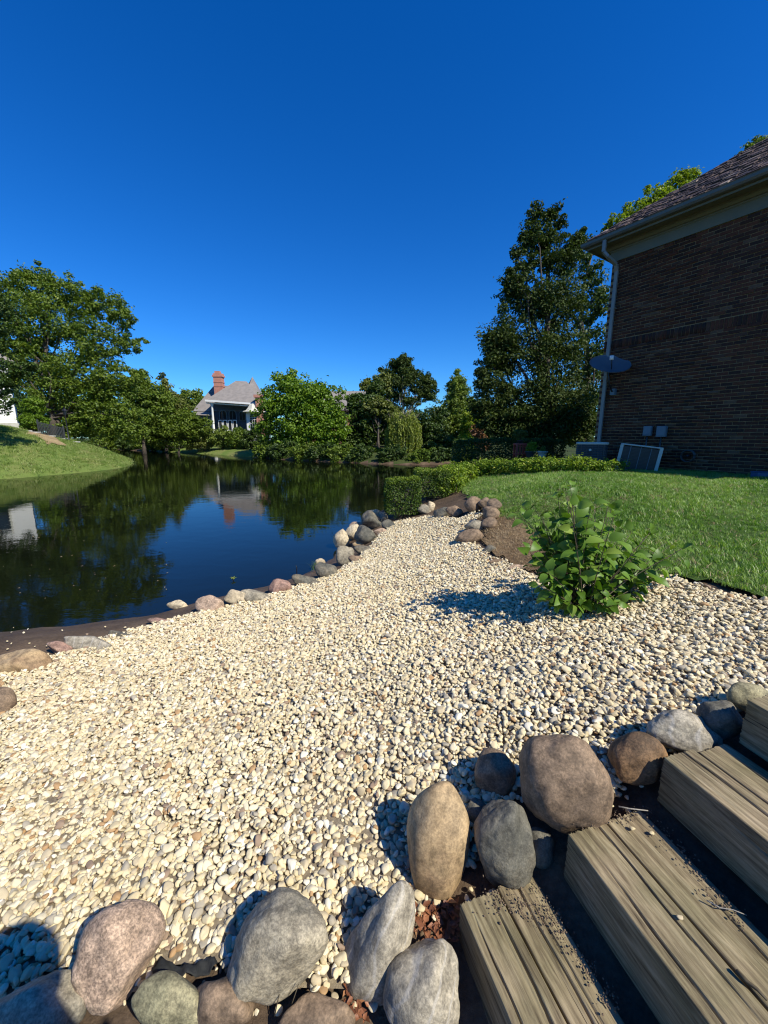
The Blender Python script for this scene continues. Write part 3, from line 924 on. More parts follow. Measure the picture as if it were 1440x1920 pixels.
# debris: twigs, dead leaves, dirt, fabric -------------------------------
def twig(label, pts, r=.0025, name='twig', m='stem'):
    b = MB().tube(pts, [r * (1 - .5 * i / len(pts)) for i in range(len(pts))], 5)
    return tag(b.build(name, M[m], smooth=True), label, 'twig')
twig('thin dark twig lying on the gravel', [PG(u, v, .02) for u, v in [(508, 1282), (500, 1300), (494, 1315), (486, 1334)]], .004)
twig('short bent twig on the gravel further back', [PG(u, v, .02) for u, v in [(556, 1183), (552, 1193), (535, 1194)]], .004)
twig('pale dry twig lying across the second timber end', [P(u, v, .925) for u, v in [(1160, 1512), (1180, 1516), (1215, 1520)]], .003, m='palebark')
twig('thick dark twig on the second timber near the right edge', [P(u, v, .91) for u, v in [(1380, 1820), (1400, 1840), (1420, 1855), (1438, 1875)]], .006)
twig('curled straw lying on the second timber', [P(u, v, .91) for u, v in [(1325, 1688), (1350, 1702), (1375, 1706), (1400, 1716)]], .002, m='palebark')
twig('thin stalk beside the big grey speckled boulder', [PG(540, 1905, .02), PG(548, 1880, .06), PG(560, 1845, .10)], .002)
twig('thin leaning stalk in front of the big grey boulder', [PG(515, 1905, .02), PG(520, 1880, .05), PG(530, 1840, .09)], .002)


def litter(name, region, n, sz, m, off=.015, parent=None, flat=.35, seed=0):
    rg = np.random.default_rng(seed)
    pts = np.array([PG(u, v, off) for u, v in region(n, rg)])
    return leafcards(name, pts, rg.normal(size=(n, 3)) * flat + np.array([0, 0, 1]), sz * rg.uniform(.5, 1.3, n), m, rg=rg, parent=parent)


def leafcards(name, P0, N, S, m, aspect=.55, rnd=None, rg=None, parent=None, D=None, fold=.18, kind=None):
    rg = rg or R_
    n = len(P0)
    N = N / (np.linalg.norm(N, axis=1)[:, None] + 1e-9)
    if D is None: D = rg.normal(size=(n, 3))
    D = D - N * (D * N).sum(1)[:, None]; D /= (np.linalg.norm(D, axis=1)[:, None] + 1e-9)
    W = np.cross(N, D)
    S = np.asarray(S)[:, None]
    a = P0 - D * S * .5; c = P0 + D * S * .5
    l = P0 + W * S * aspect * .5 + N * S * fold - D * S * .08; r = P0 - W * S * aspect * .5 + N * S * fold - D * S * .08
    V = np.stack([a, l, c, r], 1).reshape(-1, 3)
    b = np.arange(n) * 4
    F = np.stack([np.c_[b, b + 2, b + 1], np.c_[b, b + 3, b + 2]], 1).reshape(-1, 3)
    if rnd is None: rnd = rg.uniform(0, .99, n)
    me = npmesh(name, V, F, np.repeat(np.clip(rnd, 0, .99), 2))
    o = link(name, me, m, parent)
    if kind: o['kind'] = kind
    return o


def rectreg(u0, v0, u1, v1):
    return lambda n, rg: np.c_[rg.uniform(u0, u1, n), rg.uniform(v0, v1, n)]
o = litter('dead_leaves', rectreg(775, 1690, 862, 1765), 90, .035, M['deadleaf'], .02, seed=1)
tag(o, 'red brown dead leaves packed between the boulders and the lowest step', 'dead leaves', kind='stuff')
o = litter('dead_leaves', rectreg(640, 1850, 690, 1915), 30, .03, M['deadleaf'], .02, seed=2)
tag(o, 'few dead leaves caught under the leaning light grey boulder', 'dead leaves', kind='stuff')
def linereg(pts, sp):
    def f(n, rg):
        pts_ = np.array(pts, float); k = rg.integers(0, len(pts) - 1, n); t = rg.uniform(0, 1, n)[:, None]
        return pts_[k] * (1 - t) + pts_[k + 1] * t + rg.normal(0, sp, (n, 2))
    return f
# dirt crumbs on the two lower steps
def crumbs(name, label, pts, z, sp, n, seed):
    rg = np.random.default_rng(seed)
    uv = linereg(pts, sp)(n, rg)
    q = np.array([P(u, v, z) for u, v in uv])
    V = []; F = []
    v0, f0 = ico(1)
    for i in range(n):
        s = rg.uniform(.001, .0038); b = len(V)
        V += (v0 * s * rg.uniform(.5, 1.3, 3) + q[i]).tolist(); F += (f0 + b).tolist()
    me = npmesh(name, V, F)
    tag(link(name, me, M['crumb']), label, 'dirt', kind='stuff')
crumbs('soil_crumbs', 'brown dirt crumbs spilled over the far end of the lowest step', [(900, 1690), (960, 1690), (1010, 1690), (1040, 1740)], .705, 16, 252, 3)
crumbs('soil_crumbs', 'dirt crumbs along the back edge of the lowest step', [(1030, 1700), (1060, 1760), (1110, 1830), (1160, 1900)], .703, 9, 156, 4)
crumbs('soil_crumbs', 'dirt crumbs along the back edge of the second step', [(1230, 1545), (1290, 1610), (1340, 1680), (1400, 1740)], .903, 10, 156, 5)
crumbs('soil_crumbs', 'dirt crumbs at the far end of the second step', [(1090, 1545), (1150, 1530), (1220, 1525)], .905, 7, 120, 6)
# black fabric
fv = [PG(u, v, .035) for u, v in [(285, 1815), (302, 1790), (330, 1812), (365, 1806), (402, 1795), (408, 1806), (392, 1826), (350, 1830), (318, 1848), (308, 1868), (290, 1850)]]
cpt = sum(fv) / len(fv)
import bmesh
bm = bmesh.new(); vs = [bm.verts.new(q) for q in fv]; bm.faces.new(vs); bmesh.ops.triangulate(bm, faces=bm.faces[:]); bmesh.ops.subdivide_edges(bm, edges=bm.edges[:], cuts=4, use_grid_fill=True)
for v_ in bm.verts: v_.co.z += .012 * math.sin(v_.co.x * 60) * math.cos(v_.co.y * 50) + .006 * math.sin(v_.co.x * 140 + v_.co.y * 90)
me = bpy.data.meshes.new('landscape_fabric'); bm.to_mesh(me); bm.free()
me.polygons.foreach_set('use_smooth', [True] * len(me.polygons))
o = link('landscape_fabric', me, M['fabric']); tag(o, 'torn piece of black landscape fabric showing between boulders', 'fabric')
sm = o.modifiers.new('thickness', 'SOLIDIFY'); sm.thickness = .002

# ------------------------------------------------------------ grass
def tuft_mesh(name, n, hgt, spread, wid, seed, m, lean=.5):
    rg = np.random.default_rng(seed); V = []; F = []; A = []
    for i in range(n):
        a = rg.uniform(0, 6.28); p = rg.normal(0, spread, 2); hh = hgt * rg.uniform(.5, 1.15); ln = hh * lean * rg.uniform(.2, 1.3)
        d = np.array([math.cos(a), math.sin(a)]); w = np.array([-d[1], d[0]]) * wid * .5
        b = len(V)
        V += [(*(p - w), 0), (*(p + w), 0), (*(p + d * ln * .35 - w * .8), hh * .6), (*(p + d * ln * .35 + w * .8), hh * .6), (*(p + d * ln), hh)]
        F += [(b, b + 1, b + 3), (b, b + 3, b + 2), (b + 2, b + 3, b + 4)]; r_ = min(.98, max(0, (seed % 10) * .19 + rg.normal(.03, .12))); A += [r_] * 3
    me = npmesh(name, V, F, A); me.materials.append(m); return me


def patchy(x, y):
    return .5 + .25 * np.sin(x * 2.3 + 1.7 * np.sin(y * 1.9)) + .25 * np.sin(y * 5.1 + 2 * np.sin(x * 3.7))


def grassfield(surface, name, poly, dens, m, hgt, seed, wid=.004, nb=16, spread=.018, extra=None, zoff=0, partname='grass_tuft', lean=.6, smin=.6):
    rg = np.random.default_rng(seed)
    srcs = [link(partname, tuft_mesh(partname, nb, hgt, spread, wid, seed * 10 + i, m, lean), None, surface) for i in range(5)]
    x0, y0 = poly.min(0); x1, y1 = poly.max(0)
    n = int((x1 - x0) * (y1 - y0) * dens)
    x = rg.uniform(x0, x1, n); y = rg.uniform(y0, y1, n)
    k = inpoly(x + rg.normal(0, .04, n), y + rg.normal(0, .04, n), poly)
    if extra is not None: k &= extra(x, y)
    x, y = x[k], y[k]; n = len(x)
    z = H(x, y) + zoff
    k2 = z > .03; x, y, z = x[k2], y[k2], z[k2]; n = len(x)
    pts = np.c_[x, y, z]
    for i in range(5): srcs[i].location = pts[i]
    scatter(name, pts, np.c_[rg.normal(0, .12, n), rg.normal(0, .12, n), rg.uniform(0, 6.28, n)], np.repeat((rg.uniform(smin, 1.25, n) * (.75 + .5 * patchy(x, y)))[:, None], 3, 1), np.clip((patchy(x * .8 + 3, y * .7) * 3.2 + rg.normal(-.1, 1.1, n)), 0, 4).astype(int), srcs, surface)


WC = np.array([5.95, 11.04]); WDIR = np.array([.56, -.83]); WDIR /= np.linalg.norm(WDIR); WN = np.array([WDIR[1], -WDIR[0]]); WM = -WN   # WN faces the camera
def infrontwall(x, y):
    dd = (x - WC[0]) * WN[0] + (y - WC[1]) * WN[1]; s = (x - WC[0]) * WDIR[0] + (y - WC[1]) * WDIR[1]
    return ((dd > .03) | (s < -.1)) & (x < y * 1.25 + 1.2)
grassfield(lawn, 'lawn_grass', lawn_poly, 520, G['grass'], .055, 11, extra=infrontwall, lean=1.0, smin=.45)
grassfield(lawn, 'cut_grass', lawn_poly, 28, M['straw'], .035, 14, wid=.004, nb=8, spread=.04, lean=2.5, extra=infrontwall, zoff=.02, partname='clipping')
grassfield(bank, 'bank_grass', bank_poly, 22, G['bankgrass'], .13, 12, wid=.02, nb=22, spread=.12, extra=lambda x, y: (y < 48) & (x > -40) & ~inpoly(x, y, clay_poly), zoff=.05)
soil_poly = np.array(pgpoly([(905, 962), (930, 955), (985, 980), (1025, 1030), (1065, 1080), (990, 1070), (940, 1045), (905, 1015), (920, 985)]))
dry = sheet('bare_soil_patch', soil_poly, .08, .003, turf('dry_soil', (0.150, 0.094, 0.054), (0.255, 0.167, 0.095), (0.360, 0.246, 0.142), 2.0))
grassfield(dry, 'dry_grass', soil_poly, 420, M['straw'], .03, 13, wid=.003, nb=10, spread=.03, lean=2.5)

# ------------------------------------------------------------ trees
def cloud(name, ells, n, size, m, parent=None, seed=1, shell=.42, clump=.16, upb=.5, aspect=.6, droop=0, kind=None, maxcl=900, label=None):
    """foliage: leaves gathered in clumps spread through ellipsoids (centre, radii)"""
    rg = np.random.default_rng(seed)
    C_ = np.array([e[0] for e in ells], float); Rr = np.array([e[1] for e in ells], float)
    wt = Rr[:, 0] * Rr[:, 2] + .3 * Rr[:, 1] * Rr[:, 0]; wt /= wt.sum()
    rm = float(np.median(Rr.mean(1)))
    nc = min(maxcl, max(30, n // 45))
    k = rg.choice(len(ells), nc, p=wt)
    d = rg.normal(size=(nc, 3)); d /= np.linalg.norm(d, axis=1)[:, None]
    rr = (shell + (1 - shell) * rg.uniform(0, 1, nc)) * rg.uniform(.55, 1.0, nc) ** .3
    cc = C_[k] + d * Rr[k] * rr[:, None]
    cr = clump * Rr[k].mean(1) * rg.uniform(.6, 1.5, nc) + size * .7
    crand = rg.uniform(-.22, .22, nc)
    j = rg.integers(0, nc, n)
    e = rg.normal(size=(n, 3)); e /= np.linalg.norm(e, axis=1)[:, None]
    rad = rg.uniform(.25, 1.0, n) ** .5
    off = e * (rad * cr[j])[:, None]; off[:, 2] *= .62
    pos = cc[j] + off
    # a few sprigs poke out
    ps = rg.uniform(0, 1, n) < .06
    pos[ps] += (d[j[ps]] * (cr[j[ps]] * rg.uniform(.2, .9, ps.sum()))[:, None])
    N = e * .6 + rg.normal(size=(n, 3)) * .55 + np.array([0, 0, upb])
    D = rg.normal(size=(n, 3)) + e * .6 + np.array([0, 0, -droop])
    rnd = np.clip(.42 + crand[j] + rg.normal(0, .17, n), 0, .99)
    o = leafcards(name, pos, N, size * rg.uniform(.6, 1.35, n), m, aspect, rnd, rg, parent, D, kind=kind)
    return o, cc


def pxell(l, t, flat=.85):
    out = []
    for e in l:
        u, v, ru, rv = e[:4]; tt = t + (e[4] if len(e) > 4 else 0)
        c = Q(u, v, tt); a = ru / F_ * tt; b = rv / F_ * tt
        out.append((c, (a, (a + b) / 2 * flat, b)))
    return out


def trunk_mesh(base, top, r0, targets, rg, nlimb=10, bend=.06):
    b = MB(); base = Vector(base); top = Vector(top); L = (top - base).length
    pts = [base + (top - base) * s + Vector((rg.normal() * bend * L * s * .4, rg.normal() * bend * L * s * .4, 0)) for s in np.linspace(0, 1, 7)]
    b.tube(pts, [r0 * 1.35] + [r0 * (1 - .8 * s) for s in np.linspace(0, 1, 7)[1:]], 9)
    if len(targets):
        for i in rg.choice(len(targets), min(nlimb, len(targets)), replace=False):
            tg = Vector(targets[i]); f = min(.85, max(.2, (tg.z - base.z) / max(L, .1) * .6)); s0 = base + (top - base) * f
            s0 = pts[int(f * 6)]
            md = s0.lerp(tg, .5) + Vector((0, 0, -.05 * L * rg.uniform(-.5, 1)))
            rr = r0 * (1 - .8 * f) * .55
            b.tube([s0, s0.lerp(md, .5) + Vector(rg.normal(0, .02 * L, 3)), md, md.lerp(tg, .6) + Vector(rg.normal(0, .02 * L, 3)), tg], [rr, rr * .8, rr * .6, rr * .35, rr * .12], 6)
    return b


def tree(label, t, ells, n_, size_, leaf, base, top, r0, seed, name='tree', cat='tree', group=None, bark='bark', nlimb=12, **kw):
    far_ = t > 30 and n_ < 40000
    n = int(n_ * (1.45 if far_ else 1)); size = size_ * (1.12 if far_ else 1)
    rg = np.random.default_rng(seed)
    bx = Q(base[0], base[1], t); gz = max(h(bx[0], bx[1]), 0) - .1
    root = empty(name, (bx[0], bx[1], gz), label, cat, group)
    E = pxell(ells, t)
    o, cc = cloud('crown', E, n, size, G[leaf], None, seed, **kw)
    o.parent = root; o.matrix_parent_inverse = Matrix.Translation((-bx[0], -bx[1], -gz))
    b = trunk_mesh((bx[0], bx[1], gz), Q(top[0], top[1], t), r0, cc, rg, nlimb)
    print_ = 0
    tr = b.build('trunk', M[bark], root, True); tr.matrix_parent_inverse = Matrix.Translation((-bx[0], -bx[1], -gz))
    return root

GT = 'trees along the far shore'
tree('big bright green maple right of the grey roofed house', 44, [(565, 775, 78, 70), (535, 742, 46, 44), (600, 745, 44, 34), (610, 800, 48, 55), (500, 800, 22, 50), (540, 710, 22, 16), (570, 820, 70, 40)], 21000, .30, 'maple', (572, 866), (565, 740), .25, 21, group=GT)
tree('dark mixed tree between the maple and the willow', 47, [(690, 790, 42, 62), (705, 735, 22, 24), (668, 760, 18, 26), (665, 830, 30, 34), (728, 800, 26, 50)], 13000, .28, 'dark', (690, 866), (700, 730), .2, 22, group=GT)
tree('pale drooping tree behind the dark one, left of the tall airy tree', 52, [(700, 730, 26, 22), (715, 725, 20, 26)], 4500, .3, 'olive', (705, 860), (708, 720), .2, 23, group=GT, droop=1.5)
tree('olive tree glowing in the sun behind the willow', 45, [(705, 765, 32, 22), (730, 775, 20, 20)], 4000, .27, 'olive', (710, 864), (708, 760), .15, 24, group=GT)
tree('tall airy tree with pale trunks showing under its crown', 58, [(750, 690, 26, 24), (722, 703, 18, 14), (775, 700, 20, 16), (797, 716, 20, 18), (735, 722, 26, 14), (810, 730, 14, 10), (785, 732, 24, 12), (757, 712, 44, 22), (752, 680, 24, 18), (742, 742, 30, 14), (800, 745, 22, 14), (770, 752, 30, 10)], 15000, .27, 'oak', (757, 862), (752, 685), .30, 25, group=GT, bark='palebark', nlimb=20, shell=.2, clump=.2)
tree('pointed light green tree left of the dark right hand tree', 46, [(856, 706, 10, 16), (845, 725, 10, 12), (862, 730, 18, 22), (858, 765, 27, 30), (866, 800, 36, 36), (850, 845, 30, 22), (856, 740, 20, 40), (838, 790, 30, 46), (872, 770, 24, 40)], 24000, .22, 'pale', (858, 866), (856, 700), .2, 26, group=GT, upb=.8)
tree('dark dense bush right of the willow at the water', 41, [(806, 808, 34, 44), (795, 845, 30, 22), (838, 842, 28, 24), (825, 780, 16, 20)], 10000, .22, 'dark', (808, 868), (806, 790), .12, 27, group=GT)
tree('yellow green tree in the gap left of the dark hedge', 42, [(880, 790, 17, 34), (875, 830, 20, 22)], 4500, .22, 'yellow', (880, 860), (880, 775), .12, 28, group=GT)
tree('copper leaved shrub in front of the yellow green tree', 33, [(896, 812, 13, 20), (905, 835, 16, 12)], 3000, .17, 'brown', (896, 850), (896, 805), .06, 29, name='shrub', cat='shrub')
# big right-hand trees
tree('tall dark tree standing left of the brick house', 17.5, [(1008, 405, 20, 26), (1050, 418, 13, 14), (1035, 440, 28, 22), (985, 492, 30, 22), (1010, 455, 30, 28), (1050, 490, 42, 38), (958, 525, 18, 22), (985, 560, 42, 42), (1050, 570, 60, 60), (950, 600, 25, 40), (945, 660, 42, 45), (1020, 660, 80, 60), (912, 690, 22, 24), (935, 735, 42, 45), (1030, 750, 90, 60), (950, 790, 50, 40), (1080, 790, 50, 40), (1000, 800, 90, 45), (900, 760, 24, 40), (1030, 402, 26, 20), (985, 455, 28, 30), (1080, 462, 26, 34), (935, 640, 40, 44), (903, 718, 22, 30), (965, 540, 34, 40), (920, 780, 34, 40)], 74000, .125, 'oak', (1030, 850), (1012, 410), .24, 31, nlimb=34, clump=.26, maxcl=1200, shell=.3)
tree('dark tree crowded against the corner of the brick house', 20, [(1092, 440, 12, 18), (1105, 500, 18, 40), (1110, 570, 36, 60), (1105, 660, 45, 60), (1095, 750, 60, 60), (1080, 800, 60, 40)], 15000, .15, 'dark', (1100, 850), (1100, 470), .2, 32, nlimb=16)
tree('sunlit yellow green tree rising behind the shake roof', 27, [(1150, 425, 26, 22), (1185, 405, 24, 28), (1225, 372, 30, 28), (1270, 350, 30, 26), (1300, 335, 22, 20), (1270, 385, 60, 30), (1200, 420, 40, 28)], 16000, .17, 'yellow', (1250, 850), (1250, 390), .25, 33)
tree('treetop just showing above the roof at the right edge', 27, [(1425, 272, 24, 16), (1405, 292, 22, 16)], 2600, .17, 'pale', (1440, 850), (1425, 300), .2, 34)
# left
tree('huge spreading tree over the left bank', 39, [(70, 512, 34, 24), (40, 540, 50, 40), (120, 545, 50, 34), (185, 572, 52, 38), (228, 595, 32, 24), (90, 600, 90, 55), (190, 640, 66, 42), (245, 650, 24, 16), (268, 643, 12, 9), (60, 670, 60, 50), (150, 700, 75, 50), (215, 715, 44, 44), (190, 780, 56, 44), (240, 790, 44, 44), (165, 740, 50, 40), (130, 790, 50, 34, 5), (100, 740, 50, 36), (40, 700, 36, 40), (150, 800, 34, 30), (20, 640, 40, 60)], 72000, .25, 'mid', (100, 815), (90, 560), .30, 41, nlimb=40, clump=.14, maxcl=1700)
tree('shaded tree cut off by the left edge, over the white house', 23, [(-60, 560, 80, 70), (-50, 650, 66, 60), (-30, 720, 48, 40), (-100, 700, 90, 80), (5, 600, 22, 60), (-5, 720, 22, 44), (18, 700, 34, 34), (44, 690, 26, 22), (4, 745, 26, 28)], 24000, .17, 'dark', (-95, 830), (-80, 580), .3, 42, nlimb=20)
tree('rounded green tree right of the huge one', 54, [(265, 740, 34, 38), (300, 765, 32, 40), (262, 705, 18, 14), (250, 800, 40, 32)], 11000, .32, 'mid', (270, 846), (268, 715), .25, 43, group=GT)
tree('slender olive tree with a twiggy top above the left shore', 60, [(304, 712, 10, 14), (312, 745, 22, 24), (330, 770, 30, 30)], 5500, .32, 'olive', (312, 846), (308, 700), .22, 44, group=GT, nlimb=18)
tree('dense green shrubbery left of the grey roofed house', 55, [(330, 805, 44, 36), (365, 800, 28, 26), (290, 815, 40, 28), (345, 785, 26, 20), (385, 800, 15, 18)], 12000, .28, 'mid', (335, 850), (335, 790), .15, 45, group=GT)
for i, (lb, ell, lf) in enumerate([('low leafy bush at the far shore under the house, leftmost of its row', [(385, 828, 24, 18), (365, 832, 20, 12)], 'olive'), ('feathery pale bush directly below the porch', [(418, 822, 24, 22)], 'pale'), ('dark green bush below the arched porch windows', [(445, 824, 24, 24)], 'mid'), ('green bush below the white bay, right end of its row', [(475, 828, 24, 24), (492, 840, 18, 18)], 'dark')]):
    tree(lb, 56 - i * 1.2, ell, 4200, .23, lf, (ell[0][0], 852), (ell[0][0], 815), .08, 50 + i, name='bush', cat='bush', group='bushes on the far shore')
for i, (lb, u, v, ru, rv, t, lf) in enumerate([
        ('distant pale treetops left of the chimney', 362, 750, 30, 20, 95, 'pale'), ('distant tree behind the roof of the far house', 385, 770, 20, 25, 92, 'mid'),
        ('distant dark tree behind the maple and the dark tree', 640, 790, 30, 50, 70, 'dark'), ('distant tree behind the willow', 780, 800, 40, 40, 72, 'dark'),
        ('distant tree between the pointed tree and the hedge', 905, 790, 30, 40, 70, 'dark'), ('distant tree at the end of the left channel', 215, 790, 50, 45, 100, 'mid'),
        ('distant tree behind the huge left tree', 110, 735, 90, 60, 70, 'dark'), ('distant tree filling the gap right of the huge left tree', 225, 755, 70, 50, 76, 'mid'), ('distant dark tree behind the left fence', 30, 760, 50, 40, 80, 'dark'),
        ('distant tree behind the tall dark right tree', 990, 790, 60, 40, 60, 'dark'), ('distant tree between the olive tree and the shrubbery', 345, 790, 40, 30, 88, 'mid')]):
    tree(lb, t, [(u, v, ru, rv), (u, v + rv * .5, ru * 1.2, rv * .7), (u, 835, ru * 1.1, 16)], 4500, .46 * t / 80, lf, (u, 850), (u, v), .25, 70 + i, group='distant trees beyond the pond', nlimb=6)
# understory along the far water line
for i, (lb, ell, lf, t) in enumerate([('low dark bush under the bright maple, its left side', [(525, 848, 30, 14)], 'dark', 42), ('low dark bush under the bright maple, its right side', [(590, 850, 34, 14)], 'dark', 42),
                                   ('low green bush under the dark mixed tree', [(655, 852, 34, 14)], 'mid', 41), ('low olive bush left of the willow foot', [(705, 853, 28, 14)], 'mid', 40)]):
    tree(lb, t, ell, 2600, .2, lf, (ell[0][0], 864), (ell[0][0], 845), .05, 90 + i, name='bush', cat='bush', group='low bushes at the far waterline')
for i, (u, t, lf) in enumerate([(212, 72, 'mid'), (248, 66, 'dark'), (285, 62, 'mid'), (325, 58, 'dark'), (500, 47, 'mid'), (535, 43.5, 'dark'), (570, 42.5, 'mid'), (605, 42, 'dark'), (640, 41.5, 'mid'), (675, 41, 'dark'), (735, 40.5, 'dark'), (790, 40, 'mid'), (830, 39, 'dark'), (865, 36, 'mid')]):
    vb = 841 + (u > 300) * 6 + (u > 450) * 8 + (u > 560) * 4
    names = ['hanging low over the left channel, leftmost', 'second from the left over the channel', 'third from the left over the channel', 'at the right end of the left channel', 'under the left edge of the bright maple', 'under the maple, second from its left', 'under the middle of the bright maple', 'under the right half of the bright maple', 'in the gap between the maple and the dark tree', 'under the dark mixed tree', 'behind the foot of the willow', 'between the willow and the dark bush', 'under the pointed light green tree', 'below the yellow green tree']
    vw = float(np.interp(u, [q[0] for q in far_px[::-1]], [q[1] for q in far_px[::-1]])); t = float((P(u, vw, 0) - CAM) @ CF) + 1.0
    vb = vw - 2
    tree('low waterside bush ' + names[i], t, [(u, vb - 8, 26, 15), (u + 8, vb - 20, 20, 15), (u - 14, vb - 14, 18, 14)], 3000, .0050 * t, lf, (u, vb + 3), (u, vb - 10), .04, 140 + i, name='bush', cat='bush', group='low bushes at the far waterline')
# woods far beyond, one mass
rgw = np.random.default_rng(8)
E = []
for k in range(70):
    a = rgw.uniform(-1.05, .95); d_ = rgw.uniform(105, 135); hh_ = rgw.uniform(4.5, 8.5)
    E.append((np.array([math.sin(a) * d_, math.cos(a) * d_, 1 + hh_ * .5]), (rgw.uniform(4, 9), 4, hh_ * .6)))
o, _ = cloud('distant_woods', E, 30000, .9, G['dark'], None, 99, maxcl=900, kind='stuff')
tag(o, 'dark woods closing the view far beyond the pond', 'woods')
# willow
def willow():
    t = 39; rg = np.random.default_rng(5)
    c0 = Q(755, 866, t); gz = h(c0[0], c0[1]); root = empty('willow_tree', (c0[0], c0[1], gz), 'weeping willow trailing its branches to the water', 'tree')
    inv = Matrix.Translation((-c0[0], -c0[1], -gz))
    P0 = []; D = []; N = []
    for k in range(430):
        a = rg.uniform(0, 6.28); r = rg.uniform(.2, 1) ** .5
        u = 757 + 33 * r * math.cos(a); dz = 1.8 * r * math.sin(a)
        v0 = 764 + 44 * r * r + rg.uniform(-6, 8); v1 = rg.uniform(820, 866) if rg.uniform() < .7 else rg.uniform(795, 830)
        grp = math.sin(u * .55) * 8
        v1 = min(v1 + grp, 866)
        p = Q(u, v0, t); q = Q(u + rg.normal(0, 2.5), v1, t)
        m_ = int(14 + 22 * (v1 - v0) / 90)
        s = np.linspace(0, 1, m_)[:, None]
        pts = p * (1 - s) + q * s; pts[:, 1] += dz + .15 * np.sin(s[:, 0] * 4 + k)
        P0.append(pts + rg.normal(0, .035, pts.shape)); D.append(np.tile([0, 0, -1.], (m_, 1)) + rg.normal(0, .35, (m_, 3))); N.append(rg.normal(size=(m_, 3)) + [0, -.4, .3])
    P0 = np.concatenate(P0); D = np.concatenate(D); N = np.concatenate(N)
    o = leafcards('crown', P0, N, .28 * rg.uniform(.7, 1.3, len(P0)), G['willow'], .32, None, rg, root, D); o.matrix_parent_inverse = inv
    b = trunk_mesh((c0[0], c0[1], gz), Q(752, 778, t), .28, [Q(757 + 30 * math.cos(a), 775, t) + [0, 1.4 * math.sin(a), 0] for a in np.linspace(0, 6, 12)], rg, 12)
    tr = b.build('trunk', M['bark'], root, True); tr.matrix_parent_inverse = inv
willow()

# ------------------------------------------------------------ near hedges
def boxcloud(name, c, dims, rz, n, size, m, parent, seed, rounding=.12):
    rg = np.random.default_rng(seed)
    d = np.array(dims) / 2
    ar = np.array([d[1] * d[2], d[1] * d[2], d[0] * d[2], d[0] * d[2], d[0] * d[1] * 1.3]); ar /= ar.sum()
    f = rg.choice(5, n, p=ar)
    q = rg.uniform(-1, 1, (n, 3)); nn = np.zeros((n, 3))
    for k, (ax, sg) in enumerate([(0, 1), (0, -1), (1, 1), (1, -1), (2, 1)]):
        mk = f == k; q[mk, ax] = sg * (1 - rg.exponential(.07 if ax == 2 else .16, mk.sum())); nn[mk, ax] = sg
    # round the arrises
    q = np.clip(q, -1.02, 1.02)
    L = (np.abs(q) ** 6).sum(1) ** (1 / 6); q /= np.maximum(L, 1)[:, None] ** .6
    p = q * d
    wob = np.array([mnoise.noise(Vector(a * 3.5)) for a in p]  ) * .09
    p += nn * wob[:, None] + rg.normal(0, .012, (n, 3))
    cr, sr = math.cos(rz), math.sin(rz)
    p = np.c_[p[:, 0] * cr - p[:, 1] * sr, p[:, 0] * sr + p[:, 1] * cr, p[:, 2]]; nn = np.c_[nn[:, 0] * cr - nn[:, 1] * sr, nn[:, 0] * sr + nn[:, 1] * cr, nn[:, 2]]
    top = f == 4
    rnd = np.clip(.25 + .5 * top + rg.normal(0, .18, n), 0, .99)  # sunlit top put into the leaf colour: top leaves paler, sides darker
    o = leafcards(name, p + np.array(c), nn * .8 + rg.normal(size=(n, 3)) * .6 + [0, 0, .25], size * rg.uniform(.6, 1.3, n), m, .6, rnd, rg, parent, rg.normal(size=(n, 3)) + nn)
    return o


def hedge(label, u, v, w, hgt, dep, n, size, leaf, seed, rz=0, zoff=0, name='hedge', vtop=None, t=None):
    g0 = PG(u, v); g = g0 + np.array([0, dep / 2, 0]) if t is None else Q(u, v, t); gz = h(g[0], g[1])
    if vtop: hgt = Q(u, vtop, (g - CAM) @ CF)[2] - gz - .05
    root = empty(name, (g[0], g[1], gz), label, 'hedge')
    boxcloud('foliage', (0, 0, hgt / 2 + .06 + zoff), (w, dep, hgt), rz, n, size, G[leaf], root, seed)
    b = MB(); rg = np.random.default_rng(seed)
    for i in range(26):
        x, y = rg.uniform(-w * .38, w * .38), rg.uniform(-dep * .38, dep * .38)
        p = Vector((x * .4, y * .4, -.05)); q = Vector((x, y, hgt * rg.uniform(.6, .95)))
        b.tube([p, p.lerp(q, .5) + Vector(rg.normal(0, .02, 3)), q], [.012, .009, .004], 5)
    b.build('stems', M['bark'], root)
    return root
hedge('clipped square boxwood hedge at the water end of the gravel', 757, 973, .80, .80, .7, 9000, .042, 'box', 61)
hedge('second clipped boxwood hedge behind the square one', 812, 940, .85, .66, .9, 8000, .042, 'box', 62)
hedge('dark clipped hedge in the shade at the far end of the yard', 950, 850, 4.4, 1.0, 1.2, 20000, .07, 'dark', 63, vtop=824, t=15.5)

cov = empty('groundcover_hedge', tuple(PG(900, 905)), 'broad yellow green leaved hedge curving round the lawn', 'hedge')
E = []
path = [(838, 930, .42, .34), (852, 915, .42, .30), (870, 905, .42, .26), (895, 896, .42, .22), (925, 891, .42, .19), (960, 888, .42, .17), (1000, 887, .42, .16), (1040, 886, .42, .15), (1085, 886, .4, .14), (1130, 886, .4, .13), (1168, 886, .35, .12)]
prev = None
for k in range(len(path) - 1):
    for s in (0, .33, .66):
        a = np.array(path[k]) * (1 - s) + np.array(path[k + 1]) * s
        g = PG(a[0], a[1]); g[1] += .25
        gz = h(g[0], g[1]); E.append((np.array([g[0], g[1], gz + a[3]]), (a[2] * 1.1, a[2], a[3] + .05)))
o, cc = cloud('foliage', E, 24000, .055, G['cover'], None, 64, shell=.75, clump=.22, upb=.8, aspect=.6, maxcl=900)
o.parent = cov; o.matrix_parent_inverse = Matrix.Translation(-cov.location)
b = MB(); rg = np.random.default_rng(3)
